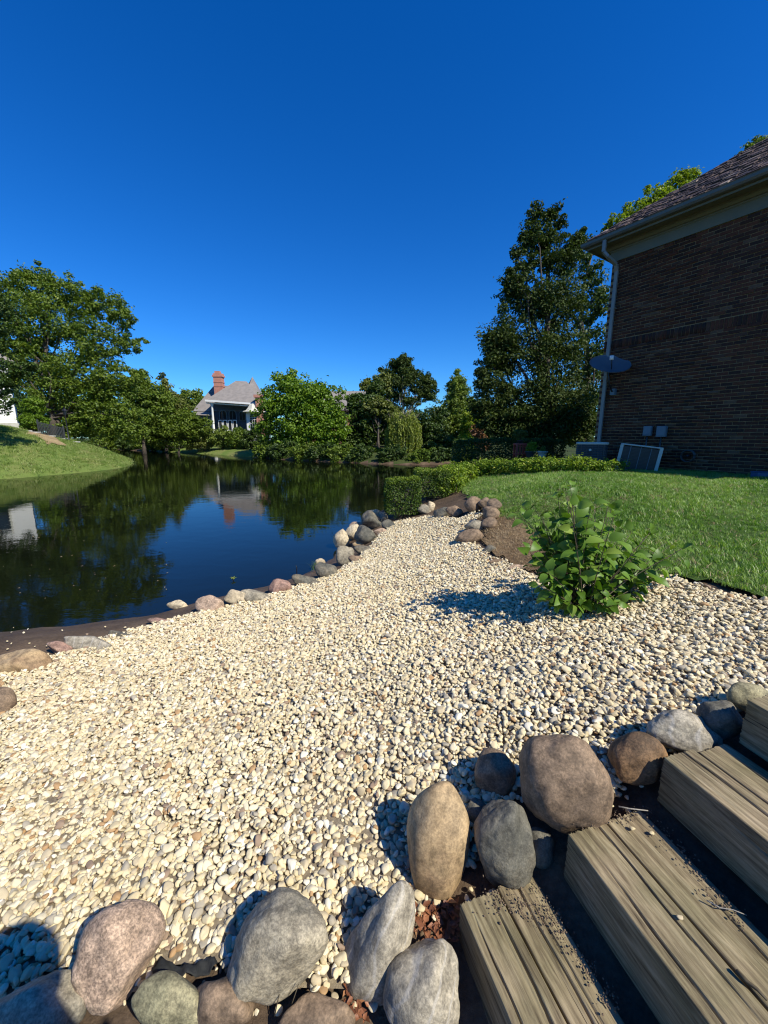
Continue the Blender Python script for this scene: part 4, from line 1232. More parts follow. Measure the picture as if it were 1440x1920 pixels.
for e in E:
    for _ in range(3):
        p = Vector((e[0][0] + rg.normal(0, .1), e[0][1] + rg.normal(0, .1), e[0][2] - e[1][2] - .05)); q = p + Vector((rg.normal(0, .12), rg.normal(0, .12), e[1][2] * 1.9))
        b.tube([p, q], [.008, .003], 4)
o = b.build('stems', M['stem'], cov); o.matrix_parent_inverse = Matrix.Translation(-cov.location)

# broad leaf weed at the end of the groundcover
def leaf_mesh(name, L, W, seed, fold=.25, curl=.35, nseg=7, m=None):
    rg = np.random.default_rng(seed); V = []; F = []
    for i in range(nseg + 1):
        s = i / nseg
        w = W / 2 * (math.sin(math.pi * min(1, s ** .75)) ** .8) * (1 if s < .97 else .2)
        x = L * s * (1 - .12 * curl * s); z = -curl * L * s * s * .6 + .05 * L * math.sin(s * 3)
        wv = .012 * math.sin(s * 9 + seed)
        V += [(x, -w, z + fold * w + wv * .3), (x, 0, z), (x, w, z + fold * w - wv * .3)]
    for i in range(nseg):
        a = i * 3; F += [(a, a + 3, a + 4, a + 1), (a + 1, a + 4, a + 5, a + 2)]
    me = npmesh(name, V, F, smooth=False)
    at = me.attributes.new('rnd', 'FLOAT', 'FACE'); at.data.foreach_set('value', [.0] * len(F))
    if m: me.materials.append(m)
    return me


# ------------------------------------------------------------ the shrub on the gravel
base = PG(1092, 1150); base[2] = h(base[0], base[1])
shrub = empty('leafy_shrub', tuple(base), 'young broad leaved green shrub standing alone on the gravel', 'shrub')
tips_px = [(1066, 912), (1050, 935), (1085, 945), (1040, 965), (1112, 955), (1000, 960), (985, 968), (1012, 1000), (1000, 1030), (1140, 950), (1150, 985), (1175, 1000), (1205, 1005), (1240, 1015), (1262, 1030), (1245, 1060), (1210, 1040),
           (1200, 1080), (1185, 1105), (1160, 1110), (1010, 1065), (1020, 1100), (1035, 1125), (1070, 1135), (1105, 1128), (1140, 1125), (1165, 1130), (1080, 1000), (1110, 1010), (1060, 1040), (1130, 1040), (1170, 1050), (1090, 1070), (1040, 1080), (1130, 1085), (1075, 985), (1030, 1000), (1100, 975), (1190, 1035), (1150, 1070)]
rg = np.random.default_rng(77)
leafs = []; sb = MB()
tb = (base - CAM) @ CF
lm = [leaf_mesh('leaf', 1.0, .60, s, .22, .25 + .15 * s, m=G['shrub']) for s in range(5)]
for (u, v) in tips_px:
    for rep in range(2 + (v < 960)):
        dd = rg.normal(0, .16)
        tip = Q(1100 + (u - 1100) * 1.08 + rg.normal(0, 7) * (rep + .3), v + rg.normal(0, 7) * (rep + .3), tb + dd); tip[2] = max(tip[2], h(tip[0], tip[1]) + .09)
        b0 = base + np.array([rg.normal(0, .03), rg.normal(0, .03), -.02])
        mid = b0 * .5 + tip * .5 + np.array([0, 0, .05]) + rg.normal(0, .03, 3)
        pts = [b0 * (1 - s) ** 2 + mid * 2 * s * (1 - s) + tip * s * s for s in np.linspace(0, 1, 9)]
        sb.tube(pts, [.0055 * (1 - .7 * s) for s in np.linspace(0, 1, 9)], 5)
        L = np.linalg.norm(tip - b0)
        for s in np.linspace(.55, 1.0, 4):
            p = pts[min(8, int(s * 8))]
            ax = (tip - b0) / L
            for sd in (0, 1):
                a = rg.uniform(0, 6.28) if sd == 0 else a + math.pi + rg.normal(0, .3)
                o1 = np.cross(ax, [0, 0, 1]); o1 /= np.linalg.norm(o1) + 1e-6; o2 = np.cross(ax, o1)
                dr = (o1 * math.cos(a) + o2 * math.sin(a)) * .9 + ax * .6 + np.array([0, 0, -.12]) + rg.normal(0, .15, 3)
                q = p + dr * .015
                sb.tube([p, p + dr * .02], [.0015, .001], 4)
                leafs.append((q, dr, rg.uniform(.080, .140) * (1.0 if s < .99 else .8)))
inv = Matrix.Translation(-shrub.location)
o = sb.build('stems', M['stem'], shrub, True); o.matrix_parent_inverse = inv
def leaf_matrix(q, dr, sz):
    x = Vector(dr).normalized(); up = Vector((0, 0, 1)) + Vector(rg.normal(0, .6, 3)) + Vector((.2, -.45, 0)); y = up.cross(x).normalized(); z = x.cross(y)
    return Matrix.Translation(Vector(q)) @ Matrix((x, y, z)).transposed().to_4x4() @ Matrix.Diagonal((sz, sz, sz, 1))
leafs.sort(key=lambda l: np.linalg.norm(l[0] - CAM))
rest_V = []; rest_F = []; rest_A = []
for i, l in enumerate(leafs):
    mw = leaf_matrix(*l)
    if i < 300:
        o = link('leaf', lm[i % 5], None, shrub); o.matrix_parent_inverse = inv; o.matrix_basis = mw
    else:
        me = lm[i % 5]; b0 = len(rest_V); rest_V += [tuple(mw @ v_.co) for v_ in me.vertices]
        rest_F += [tuple(b0 + k for k in p_.vertices) for p_ in me.polygons]; rest_A += [rg.uniform(0, .99)] * len(me.polygons)
me = npmesh('leaves', rest_V, rest_F, rest_A); o = link('leaves', me, G['shrub'], shrub); o.matrix_parent_inverse = inv; o['kind'] = 'stuff'

# small plants
def weed(label, u, v, n, L, hgt, seed, leaf='shrub', name='weed', z=None, cat='plant', t=None):
    g = PG(u, v) if t is None else Q(u, v, t)
    if z is not None: g = P(u, v, z)
    rg = np.random.default_rng(seed); root = empty(name, tuple(g), label, cat); b = MB(); V = []; F = []; A = []
    me = leaf_mesh('leaf', 1, .4, seed)
    for i in range(n):
        a = rg.uniform(0, 6.28); top = Vector((math.cos(a) * hgt * .3, math.sin(a) * hgt * .3, hgt * rg.uniform(.4, 1)))
        b.tube([Vector((0, 0, -.02)), top * .5 + Vector((0, 0, .1 * hgt)), top], [.004, .003, .0015], 4)
        for k in range(4):
            p = top * rg.uniform(.4, 1); x = Vector((math.cos(a + k * 1.6), math.sin(a + k * 1.6), .3)).normalized(); y = Vector((0, 0, 1)).cross(x).normalized(); zz = x.cross(y)
            mw = Matrix.Translation(p) @ Matrix((x, y, zz)).transposed().to_4x4() @ Matrix.Scale(L * rg.uniform(.6, 1.2), 4)
            b0 = len(V); V += [tuple(mw @ v_.co) for v_ in me.vertices]; F += [tuple(b0 + j for j in p_.vertices) for p_ in me.polygons]; A += [rg.uniform(.3, .99)] * len(me.polygons)
    b.build('stems', M['stem'], root); link('leaves', npmesh('leaves', V, F, A, True), G[leaf], root)
weed('pale leaved weed growing in front of the air conditioners', 1165, 886, 7, .12, .34, 1, 'cover')
weed('single shoot sticking up from the hedge left of the red stand', 878, 905, 3, .06, .55, 2, 'cover')
weed('tiny water weed poking out of the pond', 437, 1088, 3, .05, .07, 3, 'cover', z=0)
def clump(label, u, v, n, hgt, seed):
    g = PG(u, v); o = link('grass_clump', tuft_mesh('grass_clump', n, hgt, .035, .006, seed, G['bankgrass'], .8), None); o.location = g; tag(o, label, 'grass')
clump('tuft of grass behind the round dark grey boulder', 592, 1068, 40, .16, 1)
clump('thin grass tuft at the foot of the hedge stones', 742, 972, 26, .12, 2)
# black stake in the water edge
g = PG(556, 1078)
b = MB().tube([g + [0, 0, -.1], g + [.01, 0, .13], g + [-.005, 0, .17]], [.008, .008, .006], 7)
tag(b.build('stake', M['black'], smooth=True), 'short bent black stake at the waterline', 'stake')

rgf = np.random.default_rng(12)
fp_ = np.array([P(u, v, .004) for u, v in np.c_[rgf.uniform(0, 330, 60), rgf.uniform(905, 1130, 60)]])
o = leafcards('floating_leaves', fp_, rgf.normal(size=(60, 3)) * .06 + [0, 0, 1], rgf.uniform(.015, .045, 60), M['straw'], .6, None, rgf)
tag(o, 'small pale leaves floating on the dark water at the left', 'floating leaves', kind='stuff')

# ------------------------------------------------------------ brick house
W3 = lambda s, o, z: Vector((WC[0] + WDIR[0] * s + WN[0] * o, WC[1] + WDIR[1] * s + WN[1] * o, z))
HL, HD = 8.0, 6.4
G0, ZT = 1.40, 6.78
house = empty('brick_house', tuple(W3(0, 0, 0)), 'dark brick house with a cedar shake roof at the right edge', 'house')
hz = math.atan2(WDIR[1], WDIR[0])
house.rotation_euler = (0, 0, hz)                 # local x runs along the wall, local y away from the lawn is +, towards the lawn -
def HB(): return MB()
# local frame: x=s ; outward normal is local -y or +y
ny_ = 1.0 if Vector((WN[0], WN[1], 0)).dot(Matrix.Rotation(hz, 3, 'Z') @ Vector((0, 1, 0))) > 0 else -1.0
oy = lambda o: o * ny_
b = MB(); b.box((HL / 2, oy(-HD / 2), (G0 - .5 + ZT) / 2), (HL, HD, ZT - G0 + .5)); wall_core = b.build('wall', M['mortar'], house)
bl, bh_, bp_ = .198, .063, .0765
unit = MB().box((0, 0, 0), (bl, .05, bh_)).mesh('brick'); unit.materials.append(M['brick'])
unit_s = MB().box((0, 0, 0), (bh_, .05, bl)).mesh('brick'); unit_s.materials.append(M['brick'])
rg = np.random.default_rng(9)
bricks = []
z = G0 + .0; row = 0
SOLD = 4.62
while z + bp_ < ZT - .02:
    if abs(z - SOLD) < bp_ / 2:
        n = int(HL / .0765)
        for k in range(n): bricks.append(((k + .5) * .0765 + .002, rg.uniform(-.017, -.008), z + .105, 1))
        z += .212; continue
    off = 0 if row % 2 else -.106
    k = 0
    while off + k * .211 + .1 < HL:
        xx = off + k * .211 + .1055
        if xx > .09: 
            pr = rg.uniform(-.023, -.016) if rg.uniform() > .2 else rg.uniform(-.016, -.002)
            bricks.append((xx, pr, z + bp_ / 2 + .01, 0))
        k += 1
    z += bp_; row += 1
def projb(bk):
    p = np.array(W3(bk[0], 0, bk[2])) - CAM; t_ = p @ CF; return 720 + F_ * p[0] / t_, 960 - F_ * (p @ CU) / t_, t_
sc = []
for i, bk in enumerate(bricks):
    u, v, t_ = projb(bk); sc.append(t_ if (-5 < u < 1436 and 0 < v < 1920 and t_ > 0) else 1e6 + t_)
od = np.argsort(sc)
V = []; F = []; A = []
for n_, i in enumerate(od):
    x, pr, zz, sd = bricks[i]
    tx, tz = rg.normal(0, .006), rg.normal(0, .006)
    if n_ < 300:
        o = link('brick', unit_s if sd else unit, None, wall_core); o.location = (x, oy(pr + .004), zz); o.rotation_euler = (rg.normal(0, .01), tx, rg.normal(0, .015))
    else:
        hx, hz_ = (bh_, bl) if sd else (bl, bh_); b0 = len(V)
        y0_, y1_ = oy(pr + .029 + rg.normal(0, .002)), oy(pr - .02)
        for a_ in (-1, 1):
            for c_ in (y0_, y1_):
                for e_ in (-1, 1): V.append((x + a_ * hx / 2, c_, zz + e_ * hz_ / 2 + a_ * tz * .3))
        F += [tuple(b0 + q for q in f_) for f_ in [(0, 1, 3, 2), (4, 6, 7, 5), (0, 4, 5, 1), (2, 3, 7, 6), (0, 2, 6, 4), (1, 5, 7, 3)]]
        A += [rg.uniform(0, .99)] * 6
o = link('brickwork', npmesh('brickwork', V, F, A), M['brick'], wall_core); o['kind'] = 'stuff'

def ring(prof, m, name, parent, closed=True):
    """profile (outward, z) swept round the house with mitred corners"""
    V = []; F = []; n = len(prof)
    for (cx_, cy_) in ((0, 0), (1, 0), (1, 1), (0, 1)):
        for o_, z_ in prof:
            x = (HL + o_) if cx_ else -o_; y = (-HD - o_) if cy_ else o_
            V.append((x, oy(y), z_))
    for c_ in range(4):
        for k in range(n if closed else n - 1):
            a = c_ * n + k; b_ = c_ * n + (k + 1) % n; c2 = ((c_ + 1) % 4) * n
            F.append((a, c2 + k, c2 + (k + 1) % n, b_))
    me = bpy.data.meshes.new(name); me.from_pydata(V, [], F); me.update()
    bm = bmesh.new(); bm.from_mesh(me); bmesh.ops.recalc_face_normals(bm, faces=bm.faces[:]); bm.to_mesh(me); bm.free()
    return link(name, me, m, parent)
ring([(.0, ZT - .03), (.045, ZT - .03), (.045, ZT + .20), (.06, ZT + .21), (.06, ZT + .24), (.0, ZT + .24)], M['trim'], 'frieze', house)
ring([(.0, ZT + .23), (.10, ZT + .245), (.14, ZT + .29), (.17, ZT + .30), (.17, ZT + .335), (.0, ZT + .335)], M['trim'], 'crown_moulding', house)
ring([(.0, ZT + .33), (.43, ZT + .33), (.43, ZT + .355), (.0, ZT + .355)], M['trim'], 'soffit', house)
ring([(.43, ZT + .30), (.455, ZT + .30), (.455, ZT + .46), (.43, ZT + .46)], M['trim'], 'fascia', house)
ring([(.46, ZT + .36), (.50, ZT + .345), (.55, ZT + .36), (.575, ZT + .40), (.58, ZT + .455), (.59, ZT + .47), (.575, ZT + .475), (.565, ZT + .46), (.46, ZT + .38)], M['gutter'], 'gutter', house)
# roof
KR = .70; ov = .50; zr = ZT + .455
rdeck = MB()
ridge = (HD / 2 + ov)
c4 = [(-ov, oy(ov), zr), (HL + ov, oy(ov), zr), (HL + ov, oy(-HD - ov), zr), (-ov, oy(-HD - ov), zr), (-ov + ridge, oy(-HD / 2), zr + KR * ridge), (HL + ov - ridge, oy(-HD / 2), zr + KR * ridge)]
rdeck.add(c4, [(0, 1, 5, 4), (1, 2, 5), (2, 3, 4, 5), (3, 0, 4), (0, 3, 2, 1)])
roof = rdeck.build('roof', M['shingle'], house)
shk = MB().box((0, 0, 0), (1, 1, 1)).mesh('shake'); shk.materials.append(M['shake'])
sl = math.atan(KR); ex = .135
sh = []
nr = int(ridge / math.cos(sl) / ex)
for r_ in range(nr):
    dpl = r_ * ex * math.cos(sl)
    x = -ov + dpl + rg.uniform(0, .05)
    while x < HL + ov - dpl:
        w_ = rg.uniform(.09, .2); sh.append((x + w_ / 2, dpl, w_ - .008, rg.uniform(-.02, .012), rg.uniform(.018, .048))); x += w_
sc = []
for s_ in sh:
    p = np.array(W3(s_[0], ov - s_[1], zr + KR * s_[1])) - CAM; t_ = p @ CF; u = 720 + F_ * p[0] / t_
    sc.append(t_ if u < 1440 else 1e6 + t_)
od = np.argsort(sc); rb = MB(); A = []
Rm = Matrix.Rotation(-ny_ * (sl - .09), 3, 'X') if ny_ > 0 else Matrix.Rotation((sl - .09), 3, 'X')
for n_, i in enumerate(od):
    x, dpl, w_, jt, th = sh[i]
    loc = Vector((x, oy(ov - dpl - .14 + jt), zr + KR * (dpl + .14 - jt) + .02 + th / 2)); dm = (w_, .30, th)
    Rj = Rm @ Matrix.Rotation(rg.normal(0, .02), 3, 'Z') @ Matrix.Rotation(rg.normal(0, .03), 3, 'Y')
    if n_ < 300:
        o = link('shake', shk, None, roof); o.location = loc; o.rotation_euler = Rj.to_euler(); o.scale = dm
    else:
        rb.box(loc, dm, Rj); A += [rg.uniform(0, .99)] * 6
me = rb.mesh('shakes'); a_ = me.attributes.new('rnd', 'FLOAT', 'FACE'); a_.data.foreach_set('value', A)
o = link('shakes', me, M['shake'], roof); o['kind'] = 'stuff'
# downpipe
b = MB()
pp = [(.02, .52, ZT + .37), (.02, .52, ZT + .10), (.10, .44, ZT - .02), (.17, .16, ZT - .16), (.17, .09, ZT - .30)]
for a_, c_ in zip(pp[:-1], pp[1:]): b.bar((a_[0], oy(a_[1]), a_[2]), (c_[0], oy(c_[1]), c_[2]), .085, .065)
b.bar((.17, oy(.09), ZT - .26), (.17, oy(.09), G0), .085, .065)
dp = b.build('downpipe', M['pipe'], house, bevel=.008)
for z_ in (2.0, 3.9, 5.6): MB().box((.17, oy(.07), z_), (.12, .12, .03)).build('pipe_strap', M['pipe'], dp)
# meter boxes, conduit, vent
def wall_item(u, v, o_=.1):
    # point on the plane parallel to the wall, o_ in front of it
    r = ray(u, v); n3 = np.array([WN[0], WN[1], 0]); p0 = np.array([WC[0], WC[1], 0]) + n3 * o_
    t_ = ((p0 - CAM) @ n3) / (r @ n3); q = CAM + r * t_
    s_ = (q[:2] - WC) @ WDIR
    return s_, q[2]
for (u, v, w_, h_, lb) in [(1214, 808, .19, .24, 'small grey utility box on the brick wall, left of the pair'), (1240, 809, .21, .26, 'small grey utility box on the brick wall, right of the pair')]:
    s_, z_ = wall_item(u, v)
    root = empty('utility_box', tuple(W3(s_, .03, z_)), lb, 'utility box', 'utility boxes on the brick wall', hz)
    MB().box((0, oy(.05), 0), (w_, .1, h_)).build('housing', M['greybox'], root, bevel=.01)
    MB().box((0, oy(.105), .01), (w_ * .85, .008, h_ * .8)).build('lid', M['greybox'], root, bevel=.003)
    MB().tube([(0, oy(.05), -h_ / 2), (0, oy(.05), -h_ / 2 - .45), (.02, oy(.03), -h_ / 2 - .6)], .018, 8).build('conduit', M['darkmetal'], root, True)
s_, z_ = wall_item(1290, 855)
root = empty('hose_reel', tuple(W3(s_, .03, z_)), 'dark round hose reel hung low on the brick wall', 'hose reel', None, hz)
b = MB()
for k in range(5):
    rr = .13 + .008 * (k % 2); b.tube([(rr * math.cos(a), oy(.04 + k * .02), rr * math.sin(a)) for a in np.linspace(0, 2 * math.pi, 25)], .011, 6)
b.build('hose', M['darkmetal'], root, True)
MB().tube([(0, oy(0), 0), (0, oy(.14), 0)], .03, 10).build('hub', M['black'], root, True)
# satellite dish
s0, z0 = wall_item(1150, 735, .05)
wp = W3(s0, .03, z0)
t_d = ((np.array(wp) - CAM) @ CF) - .35
dc = Vector(Q(1144, 681, t_d))
dish = empty('satellite_dish', tuple(wp), 'grey oval satellite dish on an arm fixed to the brick wall', 'satellite dish')
inv = Matrix.Translation(-wp)
nrm = Vector((-.22, -.62, .0)).normalized() * .50 + Vector((0, 0, -.0)); nrm = Vector((-.32, -.40, .62)).normalized()
# the dish is seen edge-on from below: aim it so the visible ellipse is about half as high as wide
rayd = Vector(dc - Vector(CAM)).normalized()
side = Vector((1, -.05, .10)).normalized()
tilt = rayd.cross(side).normalized()
if tilt.z < 0: tilt = -tilt
nrm = (-rayd * .50 + -tilt * .0 + tilt * .86).normalized()
upv = nrm.cross(side).normalized()
if upv.dot(rayd) < 0: upv = -upv
Rdx = 35 / F_ * t_d; Rdy = Rdx * 1.02
b = MB(); rings, segs = 8, 40; V = []; F = []
for sgn in (0, 1):
    for i in range(rings + 1):
        for k in range(segs):
            a = 2 * math.pi * k / segs; r_ = i / rings
            p = dc + side * (math.cos(a) * r_ * Rdx) + upv * (math.sin(a) * r_ * Rdy) + nrm * ((r_ * r_ - 1) * .07 + sgn * -.012)
            V.append(tuple(p))
o_ = (rings + 1) * segs
for sgn in (0, 1):
    for i in range(rings):
        for k in range(segs):
            q = (sgn * o_ + i * segs + k, sgn * o_ + i * segs + (k + 1) % segs, sgn * o_ + (i + 1) * segs + (k + 1) % segs, sgn * o_ + (i + 1) * segs + k)
            F.append(q if sgn else q[::-1])
for k in range(segs): F.append((rings * segs + k, rings * segs + (k + 1) % segs, o_ + rings * segs + (k + 1) % segs, o_ + rings * segs + k))
b.add(V, F); o = b.build('reflector', M['dish'], dish, True); o.matrix_parent_inverse = inv
lnb = Vector(Q(1147, 671, t_d - .28))
foot = Vector(Q(1146, 700, t_d - .05))
b = MB().tube([foot, foot.lerp(lnb, .5) + Vector((0, -.01, -.01)), lnb - Vector((0, 0, .02))], .013, 8); o = b.build('feed_arm', M['black'], dish, True); o.matrix_parent_inverse = inv
b = MB(); b.tube([lnb + Vector((0, 0, -.05)), lnb + Vector((0, 0, .05))], [.045, .05], 12); o = b.build('feed_horn', M['white'], dish, True); o.matrix_parent_inverse = inv
b = MB().tube([dc - nrm * .08, Vector(Q(1141, 715, t_d)), Vector(wp) + Vector((WN[0] * .12, WN[1] * .12, .02)), wp], .02, 8); o = b.build('mast', M['black'], dish, True); o.matrix_parent_inverse = inv
b = MB().box(Vector(wp) + Vector((WN[0] * .01, WN[1] * .01, 0)), (.12, .14, .16), Matrix.Rotation(hz, 3, 'Z')); o = b.build('wall_bracket', M['greybox'], dish); o.matrix_parent_inverse = inv

# air conditioners
def ac_round(label, u, v, w, hgt):
    g = PG(u, v); g = np.array([g[0], g[1] + .3, h(g[0], g[1])]); hgt = Q(u, 829, (g - CAM) @ CF)[2] - g[2]
    root = empty('air_conditioner', tuple(g), label, 'air conditioner', 'air conditioners beside the house', hz + .55)
    def rr(wd, r, z, n=5):
        out = []
        for cx_, cy_, a0 in ((1, 1, 0), (-1, 1, 90), (-1, -1, 180), (1, -1, 270)):
            for k in range(n + 1):
                a = math.radians(a0 + 90 * k / n); out.append((cx_ * (wd / 2 - r) + r * math.cos(a), cy_ * (wd / 2 - r) + r * math.sin(a), z))
        return out
    def stack(lst):
        V = []; F = []; n = len(lst[0])
        for l in lst: V += l
        for i in range(len(lst) - 1):
            for k in range(n): F.append((i * n + k, i * n + (k + 1) % n, (i + 1) * n + (k + 1) % n, (i + 1) * n + k))
        F.append(tuple(range(n))[::-1]); F.append(tuple((len(lst) - 1) * n + k for k in range(n)))
        return MB().add(V, F)
    stack([rr(w * .93, .10, .03), rr(w * .93, .10, hgt - .05)]).build('coil', M['black'], root)
    for k in range(12):
        z_ = .06 + k * (hgt - .12) / 12
        stack([rr(w * .97, .12, z_), rr(w, .13, z_ - .005), rr(w, .13, z_ + .006), rr(w * .955, .12, z_ + .032)]).build('louvre', M['darkmetal'], root)
    stack([rr(w * 1.02, .14, hgt - .05), rr(w * 1.03, .14, hgt - .02), rr(w * .98, .13, hgt)]).build('top_cover', M['offwhite'], root)
    stack([rr(w * 1.0, .13, .0), rr(w * 1.0, .13, .05)]).build('base_pan', M['darkmetal'], root)
    for q in range(5):
        MB().box((-w * .35 + q * w * .175, -w / 2 - .012, hgt / 2), (.012, .012, hgt - .12)).build('guard_bar', M['darkmetal'], root)
    MB().tube([(-.05, -w / 2 - .02, hgt * .72), (-.05, -w / 2 - .03, hgt * .72)], .03, 14).build('badge', M['offwhite'], root)
    return root
ac_round('dark louvred air conditioner with rounded corners, nearer the hedge', 1117, 880, .70, .62)
def ac_square(label):
    A_ = P(1222, 887, 1.47); t_ = (A_ - CAM) @ CF
    Bq = Q(1160, 878, t_ + .35)
    g = np.array([(A_[0] + Bq[0]) / 2, (A_[1] + Bq[1]) / 2, 1.46])
    ang = math.atan2(A_[1] - Bq[1], A_[0] - Bq[0]); w = float(np.linalg.norm((A_ - Bq)[:2])); w = .84; hgt = .62; d_ = .62
    root = empty('air_conditioner', tuple(g + np.array([-math.sin(ang), math.cos(ang), 0]) * d_ / 2), label, 'air conditioner', 'air conditioners beside the house', ang)
    root.rotation_euler = (math.radians(-2), math.radians(7), ang)
    MB().box((0, 0, hgt / 2), (w - .06, d_ - .06, hgt - .06)).build('coil', M['black'], root)
    for sx_, sy_ in ((-1, -1), (1, -1), (1, 1), (-1, 1)):
        MB().box((sx_ * (w / 2 - .02), sy_ * (d_ / 2 - .02), hgt / 2), (.07, .07, hgt)).build('corner_post', M['offwhite'], root, bevel=.006)
    b = MB(); b.box((0, 0, hgt + .012), (w + .02, d_ + .02, .035)); b.build('top_cover', M['offwhite'], root, bevel=.01)
    MB().box((0, 0, .02), (w, d_, .05)).build('base_pan', M['darkmetal'], root)
    for k in range(3):
        MB().box((-w / 2 + (k + 1) * w / 4, -d_ / 2 + .005, hgt / 2), (.014, .012, hgt - .04)).build('guard_bar', M['greybox'], root)
    b = MB()
    for k in range(16): b.box((0, -d_ / 2 + .02, .06 + k * (hgt - .1) / 16), (w - .08, .006, .006))
    b.build('wire_guard', M['darkmetal'], root)
    return root
ac_square('tilted square air conditioner with cream frame and dark grille panels')
g = PG(1432, 898)
b = MB().box((0, 0, .06), (.22, .16, .12)).box((0, 0, .13), (.24, .18, .02))
o = b.build('storage_box', M['blue'], None, bevel=.01); o.location = g + np.array([0, .1, 0]); tag(o, 'small blue box in the shade at the foot of the brick wall', 'box')

# pots and red stand beyond the hedge
def at(u, v, t): return Q(u, v, t)
t0 = 13.0
g = at(974, 858, t0); g[2] = h(g[0], g[1])
topz = Q(974, 831, t0)[2]
root = empty('plant_stand', tuple(g), 'red wooden plant stand beyond the hedge', 'plant stand')
H_ = topz - g[2]
MB().box((0, 0, H_ - .03), (.38, .30, .06)).build('top', M['redpaint'], root, bevel=.008)
MB().box((0, 0, H_ - .36), (.36, .28, .04)).build('shelf', M['redpaint'], root, bevel=.006)
for sx_ in (-.13, -.04, .05, .14):
    MB().box((sx_, -.12, H_ - .2), (.05, .02, .29)).build('slat', M['redpaint'], root)
for sx_, sy_ in ((-1, -1), (1, -1), (1, 1), (-1, 1)):
    MB().box((sx_ * .16, sy_ * .12, (H_ - .06) / 2), (.045, .045, H_ - .06)).build('leg', M['redpaint'], root)
def potted(label, u, v, t, r, hgt, m, leaf, lr, n, seed):
    g = at(u, v, t)
    root = empty('potted_plant', tuple(g), label, 'potted plant')
    MB().lathe([(0, 0), (r * .65, 0), (r * .95, hgt * .85), (r * 1.08, hgt * .85), (r * 1.08, hgt), (r * .9, hgt), (r * .88, hgt * .9), (0, hgt * .9)]).build('pot', m, root, True)
    if n:
        o, _ = cloud('foliage', [((0, 0, hgt + lr * .8), (lr, lr, lr))], n, .05, G[leaf], root, seed)
        MB().tube([(0, 0, hgt * .8), (0, 0, hgt + lr * .8)], [.012, .006], 6).build('stem', M['stem'], root)
potted('round dwarf evergreen in a pot standing on the red stand', 975, 831, t0, .10, .10, M['darkmetal'], 'olive', .21, 1500, 1)
for (lb, u, v, t_, m_, lf, lr, n) in [('dark pot of light green foliage right of the red stand', 993, 862, 12.6, M['darkmetal'], 'yellow', .2, 900),
                                      ('pale pot standing alone right of the dark pot', 1016, 862, 12.4, M['offwhite'], 'mid', .1, 60)]:
    zt_ = Q(u, 846 if 'dark pot' in lb else 842, t_)[2]
    g = at(u, v, t_); g[2] = max(g[2], 1.4)
    root = empty('potted_plant', tuple(g), lb, 'potted plant'); r = .15; hg = max(.18, zt_ - g[2])
    MB().lathe([(0, 0), (r * .6, 0), (r * .75, hg * .5), (r * .95, hg * .85), (r * 1.1, hg * .88), (r * 1.1, hg), (r * .9, hg), (r * .85, hg * .9), (0, hg * .9)]).build('pot', m_, root, True)
    if n:
        cloud('foliage', [((0, 0, hg + lr * .7), (lr, lr, lr * .9))], n, .055, G[lf], root, 8)

# ------------------------------------------------------------ grey roofed house on the far shore
HT = 66.0
def hq(u, v, dt=0): return Vector(Q(u, v, HT + dt))
hbase = Vector((Q(430, 830, HT)[0], Q(430, 830, HT)[1], 1.4))
fh = empty('lake_house', tuple(hbase), 'large house with grey hipped roof and arched porch windows across the pond', 'house')
finv = Matrix.Translation(-hbase)
def fpart(name, b, m, parent=None, smooth=False):
    o = b.build(name, m, parent or fh, smooth); 
    if parent is None: o.matrix_parent_inverse = finv
    return o
def prism(front, dback):
    n = len(front); back = [q + Vector((0, dback, 0)) for q in front]
    return MB().add(list(front) + back, [tuple(range(n)), tuple(range(n, 2 * n))[::-1]] + [(i, n + i, n + (i + 1) % n, (i + 1) % n) for i in range(n)])
gz1 = 1.2
def down(q): return Vector((q.x, q.y, gz1))
# main body, recessed porch wall
wa, wb = hq(396, 757, 1.5), hq(480, 759, 1.5)
fpart('wall', prism([wa, wb, down(wb), down(wa)], 8), M['bluewall'])
# roofs as closed solids
def roof_solid(eL, eR, rL, rR, depth):
    # eL,eR front eaves; rL,rR ridge ends; back eaves mirrored
    bl_, br_ = eL + Vector((0, depth, 0)), eR + Vector((0, depth, 0))
    return MB().add([eL, eR, br_, bl_, rL, rR], [(0, 1, 5, 4), (1, 2, 5), (2, 3, 4, 5), (3, 0, 4), (3, 2, 1, 0)])
rf = fpart('roof', roof_solid(hq(385, 750, -1), hq(486, 757, -1), hq(442, 714, 4), hq(462, 715, 4), 11), M['shingle'])
fpart('roof', roof_solid(hq(360, 771, 1.5), hq(455, 771, 1.5), hq(401, 723, 5), hq(440, 723, 5), 9), M['shingle'])
fpart('roof', MB().add([hq(458, 748, 2), hq(494, 756, 2), hq(500, 752, 10), hq(452, 746, 10), hq(473, 706, 5.5)], [(0, 1, 4), (1, 2, 4), (2, 3, 4), (3, 0, 4), (3, 2, 1, 0)]), M['shingle'])
fpart('roof', roof_solid(hq(366, 778, 0), hq(395, 779, 0), hq(372, 770, 2), hq(395, 770, 2), 5), M['shingle'])
w1, w2 = hq(367, 779, .6), hq(396, 780, .6)
fpart('wall', prism([w1, w2, down(w2), down(w1)], 6), M['bluewall'])
# eave fascia
e0, e1 = hq(385, 751, -1.1), hq(486, 758, -1.1)
b = MB().bar(e0, e1, .35, .3); b.bar(e0 + Vector((0, .5, -.35)), e1 + Vector((0, .5, -.35)), .5, .2); fpart('fascia', b, M['white'])
